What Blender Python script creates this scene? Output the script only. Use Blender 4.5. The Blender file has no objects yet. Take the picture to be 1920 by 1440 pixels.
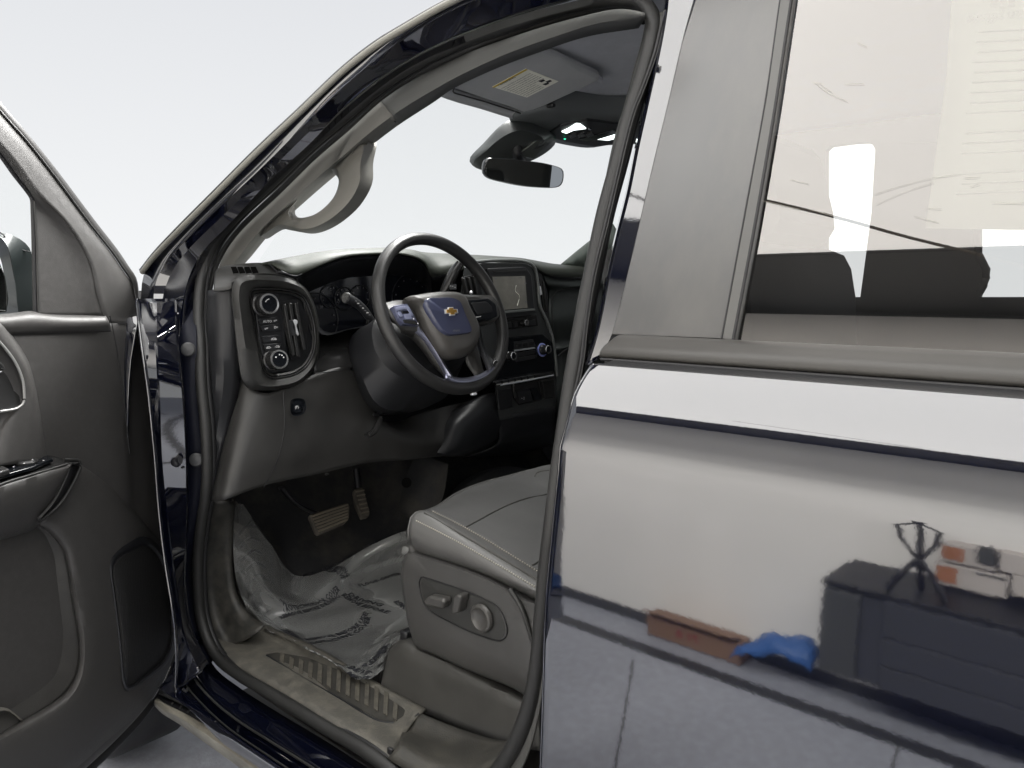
import bpy, bmesh, math, random
from mathutils import Vector, Matrix
random.seed(7)
S = bpy.context.scene
COL = S.collection
V = Vector
# ---------------------------------------------------------------- camera
CAM = V((0, -.707, 1.35)); YAW = math.radians(48.5); PIT = math.atan(175/1400)
RT = V((math.sin(YAW), math.cos(YAW), 0))
FW = V((-math.cos(YAW)*math.cos(PIT), math.sin(YAW)*math.cos(PIT), -math.sin(PIT)))
UPV = RT.cross(FW)
cd = bpy.data.cameras.new('camera'); cam = bpy.data.objects.new('camera', cd); COL.objects.link(cam)
cd.sensor_width = 36; cd.lens = 36*1400/1920; cd.clip_start = .02; cd.clip_end = 200
cam.matrix_world = Matrix((( RT.x, UPV.x, -FW.x, CAM.x), (RT.y, UPV.y, -FW.y, CAM.y), (RT.z, UPV.z, -FW.z, CAM.z), (0, 0, 0, 1)))
S.camera = cam
# ---------------------------------------------------------------- world: even studio white, a touch cooler overhead
W = bpy.data.worlds.new('World'); S.world = W; W.use_nodes = True
nt = W.node_tree; bg = nt.nodes['Background']
tc = nt.nodes.new('ShaderNodeTexCoord'); sp = nt.nodes.new('ShaderNodeSeparateXYZ'); rp = nt.nodes.new('ShaderNodeValToRGB')
nt.links.new(tc.outputs['Generated'], sp.inputs[0]); nt.links.new(sp.outputs['Z'], rp.inputs[0]); nt.links.new(rp.outputs[0], bg.inputs[0])
rp.color_ramp.elements[0].position = 0; rp.color_ramp.elements[0].color = (.925, .94, .95, 1)
rp.color_ramp.elements[1].position = .45; rp.color_ramp.elements[1].color = (.725, .74, .775, 1)
bg.inputs[1].default_value = 1
S.view_settings.view_transform = 'Standard'; S.view_settings.look = 'None'; S.view_settings.exposure = 0; S.view_settings.gamma = 1
S.render.engine = 'CYCLES'
S.cycles.max_bounces = 8; S.cycles.transparent_max_bounces = 12
# ---------------------------------------------------------------- materials
MT = {}
def mat(name, col, rough=.5, metal=0, ior=1.5, bump=0, bscale=400, var=0, vscale=6, vcol=None, coat=0, emis=None, estr=0, bdist=.001, det=3, stretch=None):
    if name in MT: return MT[name]
    m = bpy.data.materials.new(name); m.use_nodes = True; n = m.node_tree; p = n.nodes['Principled BSDF']
    p.inputs['Base Color'].default_value = (*col, 1); p.inputs['Roughness'].default_value = rough; p.inputs['Metallic'].default_value = metal
    p.inputs['IOR'].default_value = ior; p.inputs['Coat Weight'].default_value = coat; p.inputs['Coat Roughness'].default_value = .03
    t = n.nodes.new('ShaderNodeTexCoord'); src = t.outputs['Object']
    if stretch:
        mp = n.nodes.new('ShaderNodeMapping'); mp.inputs['Scale'].default_value = stretch; n.links.new(src, mp.inputs[0]); src = mp.outputs[0]
    if bump:
        x = n.nodes.new('ShaderNodeTexNoise'); x.inputs['Scale'].default_value = bscale; x.inputs['Detail'].default_value = det
        b = n.nodes.new('ShaderNodeBump'); b.inputs['Strength'].default_value = bump; b.inputs['Distance'].default_value = bdist
        n.links.new(src, x.inputs['Vector']); n.links.new(x.outputs[0], b.inputs['Height']); n.links.new(b.outputs[0], p.inputs['Normal'])
    if var:
        x = n.nodes.new('ShaderNodeTexNoise'); x.inputs['Scale'].default_value = vscale; x.inputs['Detail'].default_value = 8; x.inputs['Roughness'].default_value = .65
        r = n.nodes.new('ShaderNodeValToRGB'); r.color_ramp.elements[0].position = .42; r.color_ramp.elements[1].position = .72
        r.color_ramp.elements[0].color = (*col, 1); c2 = vcol or tuple(min(1, c*(1+var)) for c in col); r.color_ramp.elements[1].color = (*c2, 1)
        n.links.new(src, x.inputs['Vector']); n.links.new(x.outputs[0], r.inputs[0]); n.links.new(r.outputs[0], p.inputs['Base Color'])
        q = n.nodes.new('ShaderNodeMapRange'); q.inputs[1].default_value = .35; q.inputs[2].default_value = .75; q.inputs[3].default_value = rough; q.inputs[4].default_value = min(1, rough+.12)
        n.links.new(x.outputs[0], q.inputs[0]); n.links.new(q.outputs[0], p.inputs['Roughness'])
    if emis: p.inputs['Emission Color'].default_value = (*emis, 1); p.inputs['Emission Strength'].default_value = estr
    MT[name] = m; return m
PAINT = mat('navy_paint', (.002, .0026, .0075), .035, 0, 2.35, .03, 150, bdist=.0004)
PL = mat('charcoal_plastic', (.021, .0205, .0195), .38, 0, 1.5, .4, 900, .5, 9, bdist=.0006)
PLD = mat('black_plastic', (.009, .0095, .011), .42, 0, 1.5, .25, 900, .3, 9, bdist=.0005)
PLG = mat('grey_plastic', (.018, .018, .017), .4, 0, 1.5, .3, 900, .25, 7, bdist=.0006)
PLS = mat('satin_bezel', (.03, .03, .03), .26, .3, 1.5, .05, 600)
GLOSS = mat('piano_black', (.006, .007, .009), .12, 0, 1.5)
DASHT = mat('dash_top', (.036, .041, .033), .46, 0, 1.5, .5, 700, .2, 9, bdist=.0008)
DOORP = mat('door_plastic', (.042, .0405, .039), .45, 0, 1.5, .4, 1100, .25, 90, bdist=.0009, det=6)
RUB = mat('seal_rubber', (.013, .013, .0125), .5, 0, 1.5, .2, 300, .3, 20)
RUBD = mat('black_rubber', (.008, .008, .009), .55, 0, 1.5, .2, 300)
TRIM = mat('pillar_fabric', (.15, .147, .134), .7, 0, 1.45, .3, 1400, .12, 12)
HEAD = mat('headliner_cloth', (.5, .515, .55), .95, 0, 1.4, .5, 1500, .15, 15)
HEADP = mat('visor_cloth', (.4, .41, .42), .9, 0, 1.4, .4, 1500, .1, 15)
APPL = mat('applique_black', (.02, .019, .018), .3, 0, 1.88, .12, 1600, 1.2, 5, (.055, .05, .043), bdist=.0004, stretch=(1, 1, .35))
MOLD = mat('belt_rubber', (.036, .034, .031), .42, 0, 1.5, .1, 900, .5, 9, stretch=(.2, 1, 1))
CARP = mat('carpet', (.026, .027, .029), .95, 0, 1.4, 1, 900, 1.6, 7, (.075, .068, .058), bdist=.004, det=6)
SILL = mat('dusty_sill_plastic', (.07, .067, .058), .48, 0, 1.5, .8, 330, 1.0, 38, (.13, .121, .1), bdist=.001, det=8)
SEATV = mat('seat_vinyl', (.085, .084, .081), .46, 0, 1.5, .5, 900, .12, 12, bdist=.0008)
SEATC = mat('seat_cloth', (.078, .078, .077), .85, 0, 1.45, .7, 1500, .22, 10, bdist=.001)
STITCH = mat('stitch_thread', (.36, .34, .29), .7)
CHROME = mat('chrome', (.75, .76, .78), .28, .55)
SILV = mat('satin_silver', (.34, .35, .45), .3, .85, bump=.02)  # satin trim with a reflected blue tint mixed into its colour
GOLD = mat('gold_emblem', (.85, .5, .12), .25, .8)
WHITE = mat('white_print', (.6, .6, .6), .6)
DIM = mat('dim_print', (.12, .12, .125), .6)
INK = mat('black_print', (.012, .013, .018), .7)
PAPER = mat('paper_label', (.85, .85, .76), .75, var=.1, vscale=30)
YEL = mat('yellow_print', (.6, .45, .08), .7)
PEDAL = mat('worn_pedal_rubber', (.05, .044, .037), .7, bump=.5, bscale=200, var=1.2, vscale=40, vcol=(.12, .105, .085))
PEDR = mat('pedal_ridge', (.15, .13, .1), .7, bump=.4, bscale=300)
METD = mat('dark_metal', (.06, .06, .065), .35, .8)
SCREEN = mat('screen_glass', (.19, .185, .165), .18, 0, 1.5, var=.35, vscale=18, vcol=(.26, .25, .22))
STEPB = mat('dusty_step_side', (.19, .178, .145), .6, 0, 1.5, .3, 60, .5, 9, (.36, .34, .28))
FLOOR = mat('workshop_floor', (.3, .31, .345), .6, bump=.4, bscale=120, var=.3, vscale=30, bdist=.003, det=8)
WALLM = mat('wall_paint', (.78, .755, .72), .8, var=.06, vscale=1.5)
TREAD = mat('tread_insert', (.018, .017, .014), .6, bump=.3, bscale=400, var=1.0, vscale=40, vcol=(.04, .037, .03))
def glassmat(name, tint, fac_ior=1.5, rough=0, boost=1.0, scr=0):
    m = bpy.data.materials.new(name); m.use_nodes = True; n = m.node_tree; n.nodes.clear()
    o = n.nodes.new('ShaderNodeOutputMaterial'); t = n.nodes.new('ShaderNodeBsdfTransparent'); g = n.nodes.new('ShaderNodeBsdfGlossy'); x = n.nodes.new('ShaderNodeMixShader'); f = n.nodes.new('ShaderNodeFresnel')
    t.inputs[0].default_value = (*tint, 1); g.inputs['Roughness'].default_value = rough; f.inputs[0].default_value = fac_ior
    mu = n.nodes.new('ShaderNodeMath'); mu.operation = 'MULTIPLY'; mu.use_clamp = True; mu.inputs[1].default_value = boost
    n.links.new(f.outputs[0], mu.inputs[0]); n.links.new(mu.outputs[0], x.inputs[0]); n.links.new(t.outputs[0], x.inputs[1]); n.links.new(g.outputs[0], x.inputs[2]); n.links.new(x.outputs[0], o.inputs[0])
    if boost > 2.9 and fac_ior > 1.6: g.inputs[0].default_value = (1, .965, .925, 1)
    if scr:
        tc = n.nodes.new('ShaderNodeTexCoord'); mp = n.nodes.new('ShaderNodeMapping'); mp.inputs['Scale'].default_value = (3, 3, 40); mp.inputs['Rotation'].default_value = (0, .15, 0)
        no = n.nodes.new('ShaderNodeTexNoise'); no.inputs['Scale'].default_value = 3; b = n.nodes.new('ShaderNodeBump'); b.inputs['Strength'].default_value = scr; b.inputs['Distance'].default_value = .0005
        n.links.new(tc.outputs['Object'], mp.inputs[0]); n.links.new(mp.outputs[0], no.inputs['Vector']); n.links.new(no.outputs[0], b.inputs['Height']); n.links.new(b.outputs[0], g.inputs['Normal'])
    MT[name] = m; return m
GLASS = glassmat('tinted_glass', (.86, .87, .86), 1.62, 0, 3.0)
WSH = glassmat('windshield_glass', (.97, .98, .975), 1.2)
FILM = glassmat('clear_film', (.8, .81, .81), 1.5, .05, 3.0)
_n = FILM.node_tree; _d = _n.nodes.new('ShaderNodeBsdfDiffuse'); _d.inputs[0].default_value = (.5, .51, .5, 1); _m = _n.nodes.new('ShaderNodeMixShader'); _m.inputs[0].default_value = .42
_tr = [x for x in _n.nodes if x.type == 'BSDF_TRANSPARENT'][0]; _mx = [x for x in _n.nodes if x.type == 'MIX_SHADER' and x != _m][0]
_n.links.new(_tr.outputs[0], _m.inputs[1]); _n.links.new(_d.outputs[0], _m.inputs[2]); _n.links.new(_m.outputs[0], _mx.inputs[1])
# ---------------------------------------------------------------- picking points on known planes of the truck
def ray(px, py): return FW + (px-960)/1400*RT + (720-py)/1400*UPV
def X_(x): return lambda px, py: CAM + ray(px, py)*((x-CAM.x)/ray(px, py).x)
def Y_(y): return lambda px, py: CAM + ray(px, py)*((y-CAM.y)/ray(px, py).y)
def Z_(z): return lambda px, py: CAM + ray(px, py)*((z-CAM.z)/ray(px, py).z)
def P_(pt, n):
    pt = V(pt); n = V(n)
    return lambda px, py: CAM + ray(px, py)*((pt-CAM).dot(n)/ray(px, py).dot(n))
def Tz(z): d = z-1.2; return .175*(d+math.sqrt(d*d+.0036))
def B_(off):                                   # the tumblehome surface of the door opening
    def f(px, py):
        r = ray(px, py); t = 1.0
        for _ in range(25): t = (off+Tz(CAM.z+r.z*t)-CAM.y)/r.y
        return CAM+r*t
    return f
DH = V((-1.62, -.12, 1)); DE = V((.42, -.907, 0)).normalized(); DN = V((.907, .42, 0)).normalized()
def D_(off): return P_(DH+DN*off, DN)          # plane of the opened front door
WC = V((-1.21, .436, 1.302)); WA = math.radians(22)
WN = V((math.cos(WA), 0, math.sin(WA))); WS = V((0, 1, 0)); WU = WN.cross(WS)
def W_(h): return P_(WC+WN*h, WN)              # steering wheel plane
def G_(off): return P_((0, .09+off, 1.29), V((0, -1, .36)).normalized())   # side glass plane
def m(f, pts): return [f(*p) for p in pts]
def q(off, *pts): return None
# ---------------------------------------------------------------- mesh helpers
def cr(P, n, closed=False):
    P = [V(p) for p in P]; N = len(P)
    if N < 3 and not closed:
        return [P[0].lerp(P[-1], i/(n-1)) for i in range(n)]
    g = (lambda i: P[i % N]) if closed else (lambda i: P[i] if 0 <= i < N else (P[0]*2-P[1] if i < 0 else P[-1]*2-P[-2]))
    out = []
    seg = N if closed else N-1
    for s in range(seg):
        p0, p1, p2, p3 = g(s-1), g(s), g(s+1), g(s+2)
        d0 = max((p1-p0).length, 1e-6)**.5; d1 = max((p2-p1).length, 1e-6)**.5; d2 = max((p3-p2).length, 1e-6)**.5
        m1 = (p1-p0)/d0 - (p2-p0)/(d0+d1) + (p2-p1)/d1; m2 = (p2-p1)/d1 - (p3-p1)/(d1+d2) + (p3-p2)/d2
        m1 *= d1; m2 *= d1
        for k in range(12):
            t = k/12; t2 = t*t; t3 = t2*t
            out.append(p1*(2*t3-3*t2+1)+m1*(t3-2*t2+t)+p2*(-2*t3+3*t2)+m2*(t3-t2))
    out.append(P[0].copy() if closed else P[-1].copy())
    L = [0]
    for a, b in zip(out, out[1:]): L.append(L[-1]+(b-a).length)
    res = []; j = 0; tot = L[-1]; cnt = n if not closed else n+1
    for i in range(cnt):
        d = tot*i/(cnt-1)
        while j < len(L)-2 and L[j+1] < d: j += 1
        u = (d-L[j])/max(L[j+1]-L[j], 1e-9); res.append(out[j].lerp(out[j+1], min(1, max(0, u))))
    return res[:-1] if closed else res
def lin(P, n):
    L = [0]
    for a, b in zip(P, P[1:]): L.append(L[-1]+(b-a).length)
    res = []; j = 0
    for i in range(n):
        d = L[-1]*i/(n-1)
        while j < len(L)-2 and L[j+1] < d: j += 1
        u = (d-L[j])/max(L[j+1]-L[j], 1e-9); res.append(P[j].lerp(P[j+1], min(1, max(0, u))))
    return res
from mathutils.bvhtree import BVHTree
def on(o):                                     # picks points on an already built surface
    bv = BVHTree.FromPolygons([tuple(v.co) for v in o.data.vertices], [tuple(p.vertices) for p in o.data.polygons])
    def f(px, py):
        d = ray(px, py).normalized(); h = bv.ray_cast(CAM, d); return h[0]-d*.0008 if h[0] is not None else None
    return f
def pts(f, P): return [p for p in (f(*c) for c in P) if p is not None]
def obj(name, verts, faces, mt, par=None, smooth=True, ang=35, label=None):
    me = bpy.data.meshes.new(name); me.from_pydata([tuple(v) for v in verts], [], faces); me.validate(); me.update()
    if smooth:
        me.polygons.foreach_set('use_smooth', [True]*len(me.polygons)); me.set_sharp_from_angle(angle=math.radians(ang))
    me.materials.append(mt)
    o = bpy.data.objects.new(name, me); COL.objects.link(o)
    if par: o.parent = par
    if label: o['label'] = label
    return o
def solid(o, t, off=-1):
    if t:
        md = o.modifiers.new('solid', 'SOLIDIFY'); md.thickness = t; md.offset = off
    return o
def patch(name, rows, mt, par=None, nu=28, nv=0, closed=False, t=.003, ang=40, off=-1, label=None, straight=False, face_cam=True):
    rows = [(lin(r, nu) if straight else cr(r, nu, closed)) for r in rows]
    if nv:
        cols = [cr([r[i] for r in rows], nv) for i in range(nu)]
        rows = [[c[j] for c in cols] for j in range(nv)]
    n = len(rows[0]); vs = [p for r in rows for p in r]; fs = []
    for j in range(len(rows)-1):
        for i in range(n if closed else n-1):
            k = (i+1) % n
            fs.append((j*n+i, j*n+k, (j+1)*n+k, (j+1)*n+i))
    if face_cam:
        a = 0
        for f in fs:
            p = [vs[i] for i in f]; nn = (p[2]-p[0]).cross(p[3]-p[1]); c = (p[0]+p[2])/2
            a += nn.dot(CAM-c)/max((CAM-c).length, .01)
        if a < 0: fs = [f[::-1] for f in fs]
    o = obj(name, vs, fs, mt, par, True, ang, label)
    return solid(o, t, off)
def tube(name, path, r, mt, par=None, n=60, sec=10, closed=False, flat=1, up=None, ends=True, label=None, straight=False):
    P = (lin([V(p) for p in path], n) if straight else cr(path, n, closed)); N = len(P); vs = []; fs = []
    for i, p in enumerate(P):
        a = P[(i-1) % N] if (closed or i > 0) else P[0]; b = P[(i+1) % N] if (closed or i < N-1) else P[-1]
        t = (b-a).normalized(); u = V(up) if up is not None else V((0, 0, 1))
        if abs(t.dot(u)) > .97: u = V((0, 1, 0))
        s = t.cross(u).normalized(); w = s.cross(t)
        rr = r(i/(N-1)) if callable(r) else r
        for k in range(sec):
            q_ = 2*math.pi*k/sec; vs.append(p+s*(rr*math.cos(q_))+w*(rr*flat*math.sin(q_)))
    for i in range(N if closed else N-1):
        j = (i+1) % N
        for k in range(sec):
            l = (k+1) % sec; fs.append((i*sec+k, i*sec+l, j*sec+l, j*sec+k))
    if ends and not closed: fs.append(tuple(range(sec))); fs.append(tuple(range((N-1)*sec, N*sec))[::-1])
    return obj(name, vs, fs, mt, par, label=label, ang=50)
def prism(name, out, vec, mt, par=None, bev=0, rnd=0, seg=2, label=None, smooth_ang=30):
    """outline (front face) extruded along vec, optional rounded corners and bevel"""
    if rnd: out = rcorner(out, rnd)
    vec = V(vec); n = len(out)
    nn = V((0, 0, 0))
    for i in range(n): nn += out[i].cross(out[(i+1) % n])
    fl = nn.dot(vec) > 0
    vs = list(out)+[p+vec for p in out]
    fs = [tuple(range(n)), tuple(range(n, 2*n))[::-1]]+[((i+1) % n, i, i+n, (i+1) % n+n) for i in range(n)]
    if fl: fs = [f[::-1] for f in fs]
    o = obj(name, vs, fs, mt, par, True, smooth_ang, label)
    if bev:
        b = o.modifiers.new('bevel', 'BEVEL'); b.width = bev; b.segments = seg; b.limit_method = 'ANGLE'; b.angle_limit = math.radians(40); b.harden_normals = False
    return o
def rcorner(P, r, k=4):
    n = len(P); out = []
    for i in range(n):
        a, b, c = P[i-1], P[i], P[(i+1) % n]
        d = min(r, (a-b).length*.45, (c-b).length*.45)
        p = b+(a-b).normalized()*d; s = b+(c-b).normalized()*d
        for j in range(k+1):
            t = j/k; out.append(p*(1-t)**2+b*2*t*(1-t)+s*t*t)
    return out
def rings(name, loops, mt, par=None, n=64, cap=False, ang=35, label=None, t=0, straight=False):
    """loft through closed loops, last one capped if asked"""
    R = []
    for l in loops:
        if straight:
            l2 = list(l)+[l[0]]; R.append(lin(l2, n+1)[:-1])
        else: R.append(cr(l, n, True))
    for j in range(1, len(R)):     # align starts
        k = min(range(n), key=lambda s: (R[j][s]-R[j-1][0]).length); R[j] = R[j][k:]+R[j][:k]
    vs = [p for r in R for p in r]; fs = []
    for j in range(len(R)-1):
        for i in range(n):
            k = (i+1) % n; fs.append((j*n+i, j*n+k, (j+1)*n+k, (j+1)*n+i))
    a = 0
    for f in fs:
        p = [vs[i] for i in f]; a += (p[2]-p[0]).cross(p[3]-p[1]).dot(CAM-(p[0]+p[2])/2)
    if a < 0: fs = [f[::-1] for f in fs]
    if cap:
        c = sum(R[-1], V((0, 0, 0)))/n; vs.append(c); b = (len(R)-1)*n
        tri = [(b+i, b+(i+1) % n, len(vs)-1) for i in range(n)]
        p = [vs[i] for i in tri[0]]
        if (p[1]-p[0]).cross(p[2]-p[0]).dot(CAM-c) < 0: tri = [f[::-1] for f in tri]
        fs += tri
    o = obj(name, vs, fs, mt, par, True, ang, label)
    return solid(o, t)
def lathe(name, c, axis, prof, mt, par=None, n=32, label=None):
    axis = V(axis).normalized(); s = axis.orthogonal().normalized(); w = axis.cross(s); vs = []; fs = []
    for r, h in prof:
        for k in range(n):
            a = 2*math.pi*k/n; vs.append(V(c)+axis*h+s*(r*math.cos(a))+w*(r*math.sin(a)))
    for j in range(len(prof)-1):
        for k in range(n): l = (k+1) % n; fs.append((j*n+k, j*n+l, (j+1)*n+l, (j+1)*n+k))
    fs.append(tuple(range((len(prof)-1)*n, len(prof)*n))); fs.append(tuple(range(n))[::-1])
    return obj(name, vs, fs, mt, par, True, 35, label)
def box(name, c, sx, sy, sz, mt, par=None, bev=.003, R=None, label=None):
    c = V(c); R = R or Matrix.Identity(3)
    vs = [c+R@V((a*sx/2, b*sy/2, d*sz/2)) for a in (-1, 1) for b in (-1, 1) for d in (-1, 1)]
    fs = [(0, 1, 3, 2), (4, 6, 7, 5), (0, 4, 5, 1), (2, 3, 7, 6), (0, 2, 6, 4), (1, 5, 7, 3)]
    o = obj(name, vs, fs, mt, par, True, 30, label)
    if bev:
        b = o.modifiers.new('bevel', 'BEVEL'); b.width = bev; b.segments = 2
    return o
FONT = {}
def text(name, s, p0, right, up, h, mt, par=None, lift=.0006, wfit=None, warp=None):
    """flat lettering laid on a surface: p0 lower left corner, unit right / up directions"""
    c = bpy.data.curves.new(name, 'FONT'); c.body = s; c.size = 1; c.resolution_u = 2; c.offset = .012
    t = bpy.data.objects.new(name, c); COL.objects.link(t)
    dg = bpy.context.evaluated_depsgraph_get(); me = bpy.data.meshes.new_from_object(t.evaluated_get(dg))
    bpy.data.objects.remove(t); bpy.data.curves.remove(c)
    right = V(right).normalized(); up = V(up).normalized(); nn = right.cross(up)
    xs = [v.co.x for v in me.vertices] or [0, 1]; wd = max(xs)-min(xs); kx = h*1.35 if wfit is None else wfit/max(wd, .01); ky = h*1.35
    for v in me.vertices:
        co = V(p0)+right*((v.co.x-min(xs))*kx)+up*(v.co.y*ky)+nn*lift
        v.co = warp(co) if warp else co
    me.materials.clear(); me.materials.append(mt)
    o = bpy.data.objects.new(name, me); COL.objects.link(o)
    if par: o.parent = par
    return o
def empty(name, loc, label=None, cat=None, par=None, group=None):
    o = bpy.data.objects.new(name, None); COL.objects.link(o); o.location = (0, 0, 0); o.empty_display_size = .1
    if label: o['label'] = label
    if cat: o['category'] = cat
    if group: o['group'] = group
    if par: o.parent = par
    return o
def structure(o): o['kind'] = 'structure'; return o
def tag(o, label, cat, group=None):
    o['label'] = label; o['category'] = cat
    if group: o['group'] = group
    return o
# ================================================================ SETTING
structure(obj('floor', [(-40, -40, 0), (40, -40, 0), (40, 40, 0), (-40, 40, 0)], [(0, 1, 2, 3)], FLOOR, smooth=False))
WY = -2.05
for k in range(3):  # unseen area lamps added to brighten the wall mirrored in the door
    ld = bpy.data.lights.new('wall_fill', 'AREA'); ld.shape = 'RECTANGLE'; ld.size = 1.9; ld.size_y = .35; ld.energy = 70; ld.spread = math.radians(98); ld.color = (1, .988, .965)
    lo_ = bpy.data.objects.new('wall_fill', ld); COL.objects.link(lo_); lo_.location = (-2.6+k*2.1, 1.1, 2.95)
    lo_.rotation_euler = (V((-2.6+k*2.1, -2.05, .1))-lo_.location).to_track_quat('-Z', 'Y').to_euler()
wall = structure(box('wall', (0, WY-.1, 1.5), 9, .2, 3.0, WALLM, bev=0))
box('baseboard', (0, WY+.006, .028), 9, .012, .056, mat('baseboard_dark', (.05, .05, .05), .5), wall, bev=.002)
structure(box('floor_channel', (0, -1.79, .002), 9, .075, .004, mat('channel_dark', (.035, .035, .035), .5), bev=0))
for (a_, b_) in (((1188, 1236), (1150, 1460)), ((1690, 1372), (1660, 1500)), ((1020, 1300), (980, 1500))):
    p0, p1 = [Z_(0)(*c_) for c_ in (a_, b_)]
    p0.y = -.126-p0.y; p1.y = -.126-p1.y; dd = (p1-p0)*.5
    structure(tube('floor_joint', [p0, p1+dd], .004, mat('joint_dark', (.07, .065, .06), .8), None, 3, 6, flat=.4))
ceil = structure(box('ceiling', (0, -.6, 3.1), 5.2, 3.1, .1, mat('ceiling_board', (.12, .12, .12), .8), bev=0))
LIGHT = mat('light_diffuser', (.8, .8, .8), .6, emis=(1, .985, .96), estr=3.1)
for k, (y0, y1) in enumerate([(-1.66, .9)]):
    for j in range(2):
        x0 = -2.6+j*2.35
        l = empty('ceiling_light', 0, f"{'front' if j == 0 else 'rear'} long ceiling light panel mirrored in the truck's glossy side", 'ceiling light', group='ceiling light panels over the truck side')
        obj('diffuser', [(x0, y0, 3.03), (x0+2.34, y0, 3.03), (x0+2.34, y1, 3.03), (x0, y1, 3.03)], [(0, 3, 2, 1)], LIGHT, l, False)
        for (a, b, cx, cy) in ((2.34, .008, x0+1.17, y0-.001), (.006, y1-y0, x0-.003, (y0+y1)/2)):
            box('frame', (cx, cy, 3.035), a, b, .03, PLG, l, bev=0)
# ---------------- things mirrored in the door
def M_(yr):
    ym = -.063; yv = 2*ym-yr
    f = Y_(yv)
    def g(px, py): p = f(px, py); p.y = yr; return p
    return g
def mrect(yr, x0, y0, x1, y1):
    a = M_(yr)(x0, y1); b = M_(yr)(x1, y1); c = M_(yr)(x0, y0)
    return min(a.x, b.x), max(a.x, b.x), a.z, c.z
def RG_(px, py, z=3.0):                       # where the side glass mirrors the ceiling
    nn = V((0, -1, .36)).normalized(); p = G_(.008)(px, py); d = ray(px, py); d = d-nn*2*d.dot(nn); return p+d*((z-p.z)/d.z)
cs1 = tube('ceiling_seam', [RG_(1420, 372), RG_(1570, 408), RG_(1700, 444), RG_(1830, 476), RG_(1960, 510)], .006, mat('seam_grey', (.12, .1, .08), .6), None, 20, 6)  # tube hung below the panels to stand for a ceiling seam
tag(cs1, 'thin grey tube standing for a ceiling seam, mirrored in the rear window', 'ceiling seam')
DK = mat('cabinet_blue_black', (.045, .047, .055), .5, bump=.05, bscale=60); DK2 = mat('cabinet_side', (.06, .062, .062), .5)
cb = empty('tool_cabinet', 0, 'wide low blue-black tool cabinet on wheels mirrored in the rear door', 'cabinet')
yc = -1.72
a = M_(yc)(1550, 1080); bt = M_(yc)(1600, 1290)
CX0 = a.x; ZT = a.z; ZB = max(.1, bt.z+.07)
box('carcass', (CX0+.9, yc-.16, (ZT+ZB)/2), 1.8, .3, ZT-ZB, DK, cb, bev=.01)
box('end_panel', (CX0+.05, yc-.005, (ZT+ZB)/2), .11, .02, ZT-ZB-.01, DK2, cb, bev=.002)
for k in range(3): box('drawer', (CX0+1.0, yc-.004, ZB+(k+.5)*(ZT-ZB)/3), 1.66, .014, (ZT-ZB)/3-.004, DK, cb, bev=.003)
box('top_mat', (CX0+.9, yc-.16, ZT+.008), 1.82, .32, .016, PLD, cb, bev=.003)
for x in (): lathe('caster', (x, yc-.08, .05), (0, 1, 0), [(.05, -.015), (.05, .015)], RUBD, cb, 20)
# tripod standing on the cabinet top
tr = empty('tripod', 0, 'small black tripod standing on the tool cabinet, mirrored in the rear door', 'tripod')
tp = M_(-1.75)(1718, 1100); top = M_(-1.75)(1712, 925)
hub = V((tp.x, -1.78, ZT+.016+.6*(top.z-tp.z)*.9))
ztop = ZT+.016+(top.z-tp.z)*1.9
tube('centre_column', [hub-V((0, 0, .02)), V((tp.x, -1.78, ztop))], .009, METD, tr, 4)
for k in range(3):
    an = .5+k*2.09; d = V((math.cos(an), math.sin(an)*.6, 0))
    tube('leg', [hub+V((0, 0, .01)), V((tp.x, -1.78, ZT+.02))+d*.09], .011, METD, tr, 4)
    tube('strut', [hub, hub.lerp(V((tp.x, -1.78, ztop)), .55)+d*.075, V((tp.x, -1.78, ztop))], .009, METD, tr, 4)
lathe('head', (tp.x, -1.78, ztop), (0, 0, 1), [(.012, -.01), (.02, 0), (.02, .015), (.008, .02)], METD, tr, 16)
def rbox3(name, px0, py0, px1, py1, yr, dep, mt, label, cat, group=None):
    x0, x1, z0, z1 = mrect(yr, px0, py0, px1, py1)
    e = empty(name, 0, label, cat, group=group)
    z0 = max(z0+.02, .004); z1 += .055
    box('body', ((x0+x1)/2, yr-dep/2, (z0+z1)/2), x1-x0, dep, z1-z0, mt, e, bev=.006)
    return e, (x0, x1, z0, z1)
CARD = mat('cardboard', (.22, .13, .085), .8, bump=.1, bscale=200)
e, (x0, x1, z0, z1) = rbox3('cardboard_box', 1215, 1152, 1392, 1212, -1.93, .1, CARD, 'long flat brown cardboard box against the wall, mirrored in the rear door', 'box')
box('flap', ((x0+x1)/2, -1.925, z1+.02), x1-x0-.02, .1, .006, CARD, e, bev=.001, R=Matrix.Rotation(.35, 3, 'X'))
text('red_mark', '71 8', ((x0+x1)/2+.03, -1.9285, (z0+z1)/2-.015), (-1, 0, 0), (0, 0, 1), .04, mat('red_ink', (.25, .03, .03), .7), e)['kind'] = 'stuff'
# blue folded cover lying beside the box
x0, x1, z0, z1 = mrect(-1.93, 1395, 1190, 1535, 1245); z0 = max(.04, z0+.04); z1 += .045
rows = []
for j in range(9):
    t = j/8; rr = []
    for i in range(24):
        u = i/23; hgt = (z1-z0+.03)*max(.02, math.sin(math.pi*(.04+u*.93)))**.35*math.sin(math.pi*(.08+.84*t))**.35
        rr.append(V((x0+(x1-x0+.02)*u, -1.9-.14*(t-.5)*2*.6, z0+max(0, hgt)**(1-.3*u)+.010*math.sin(13*u+5*t)+.004*math.sin(31*u-9*t))))
    rows.append(rr)
bc = patch('blue_dust_cover', rows, mat('blue_cloth', (.03, .1, .3), .5, bump=.3, bscale=14, bdist=.02), None, 24, t=.004)
tag(bc, 'bright blue folded cover on the floor by the wall, mirrored in the rear door', 'cover')
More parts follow.
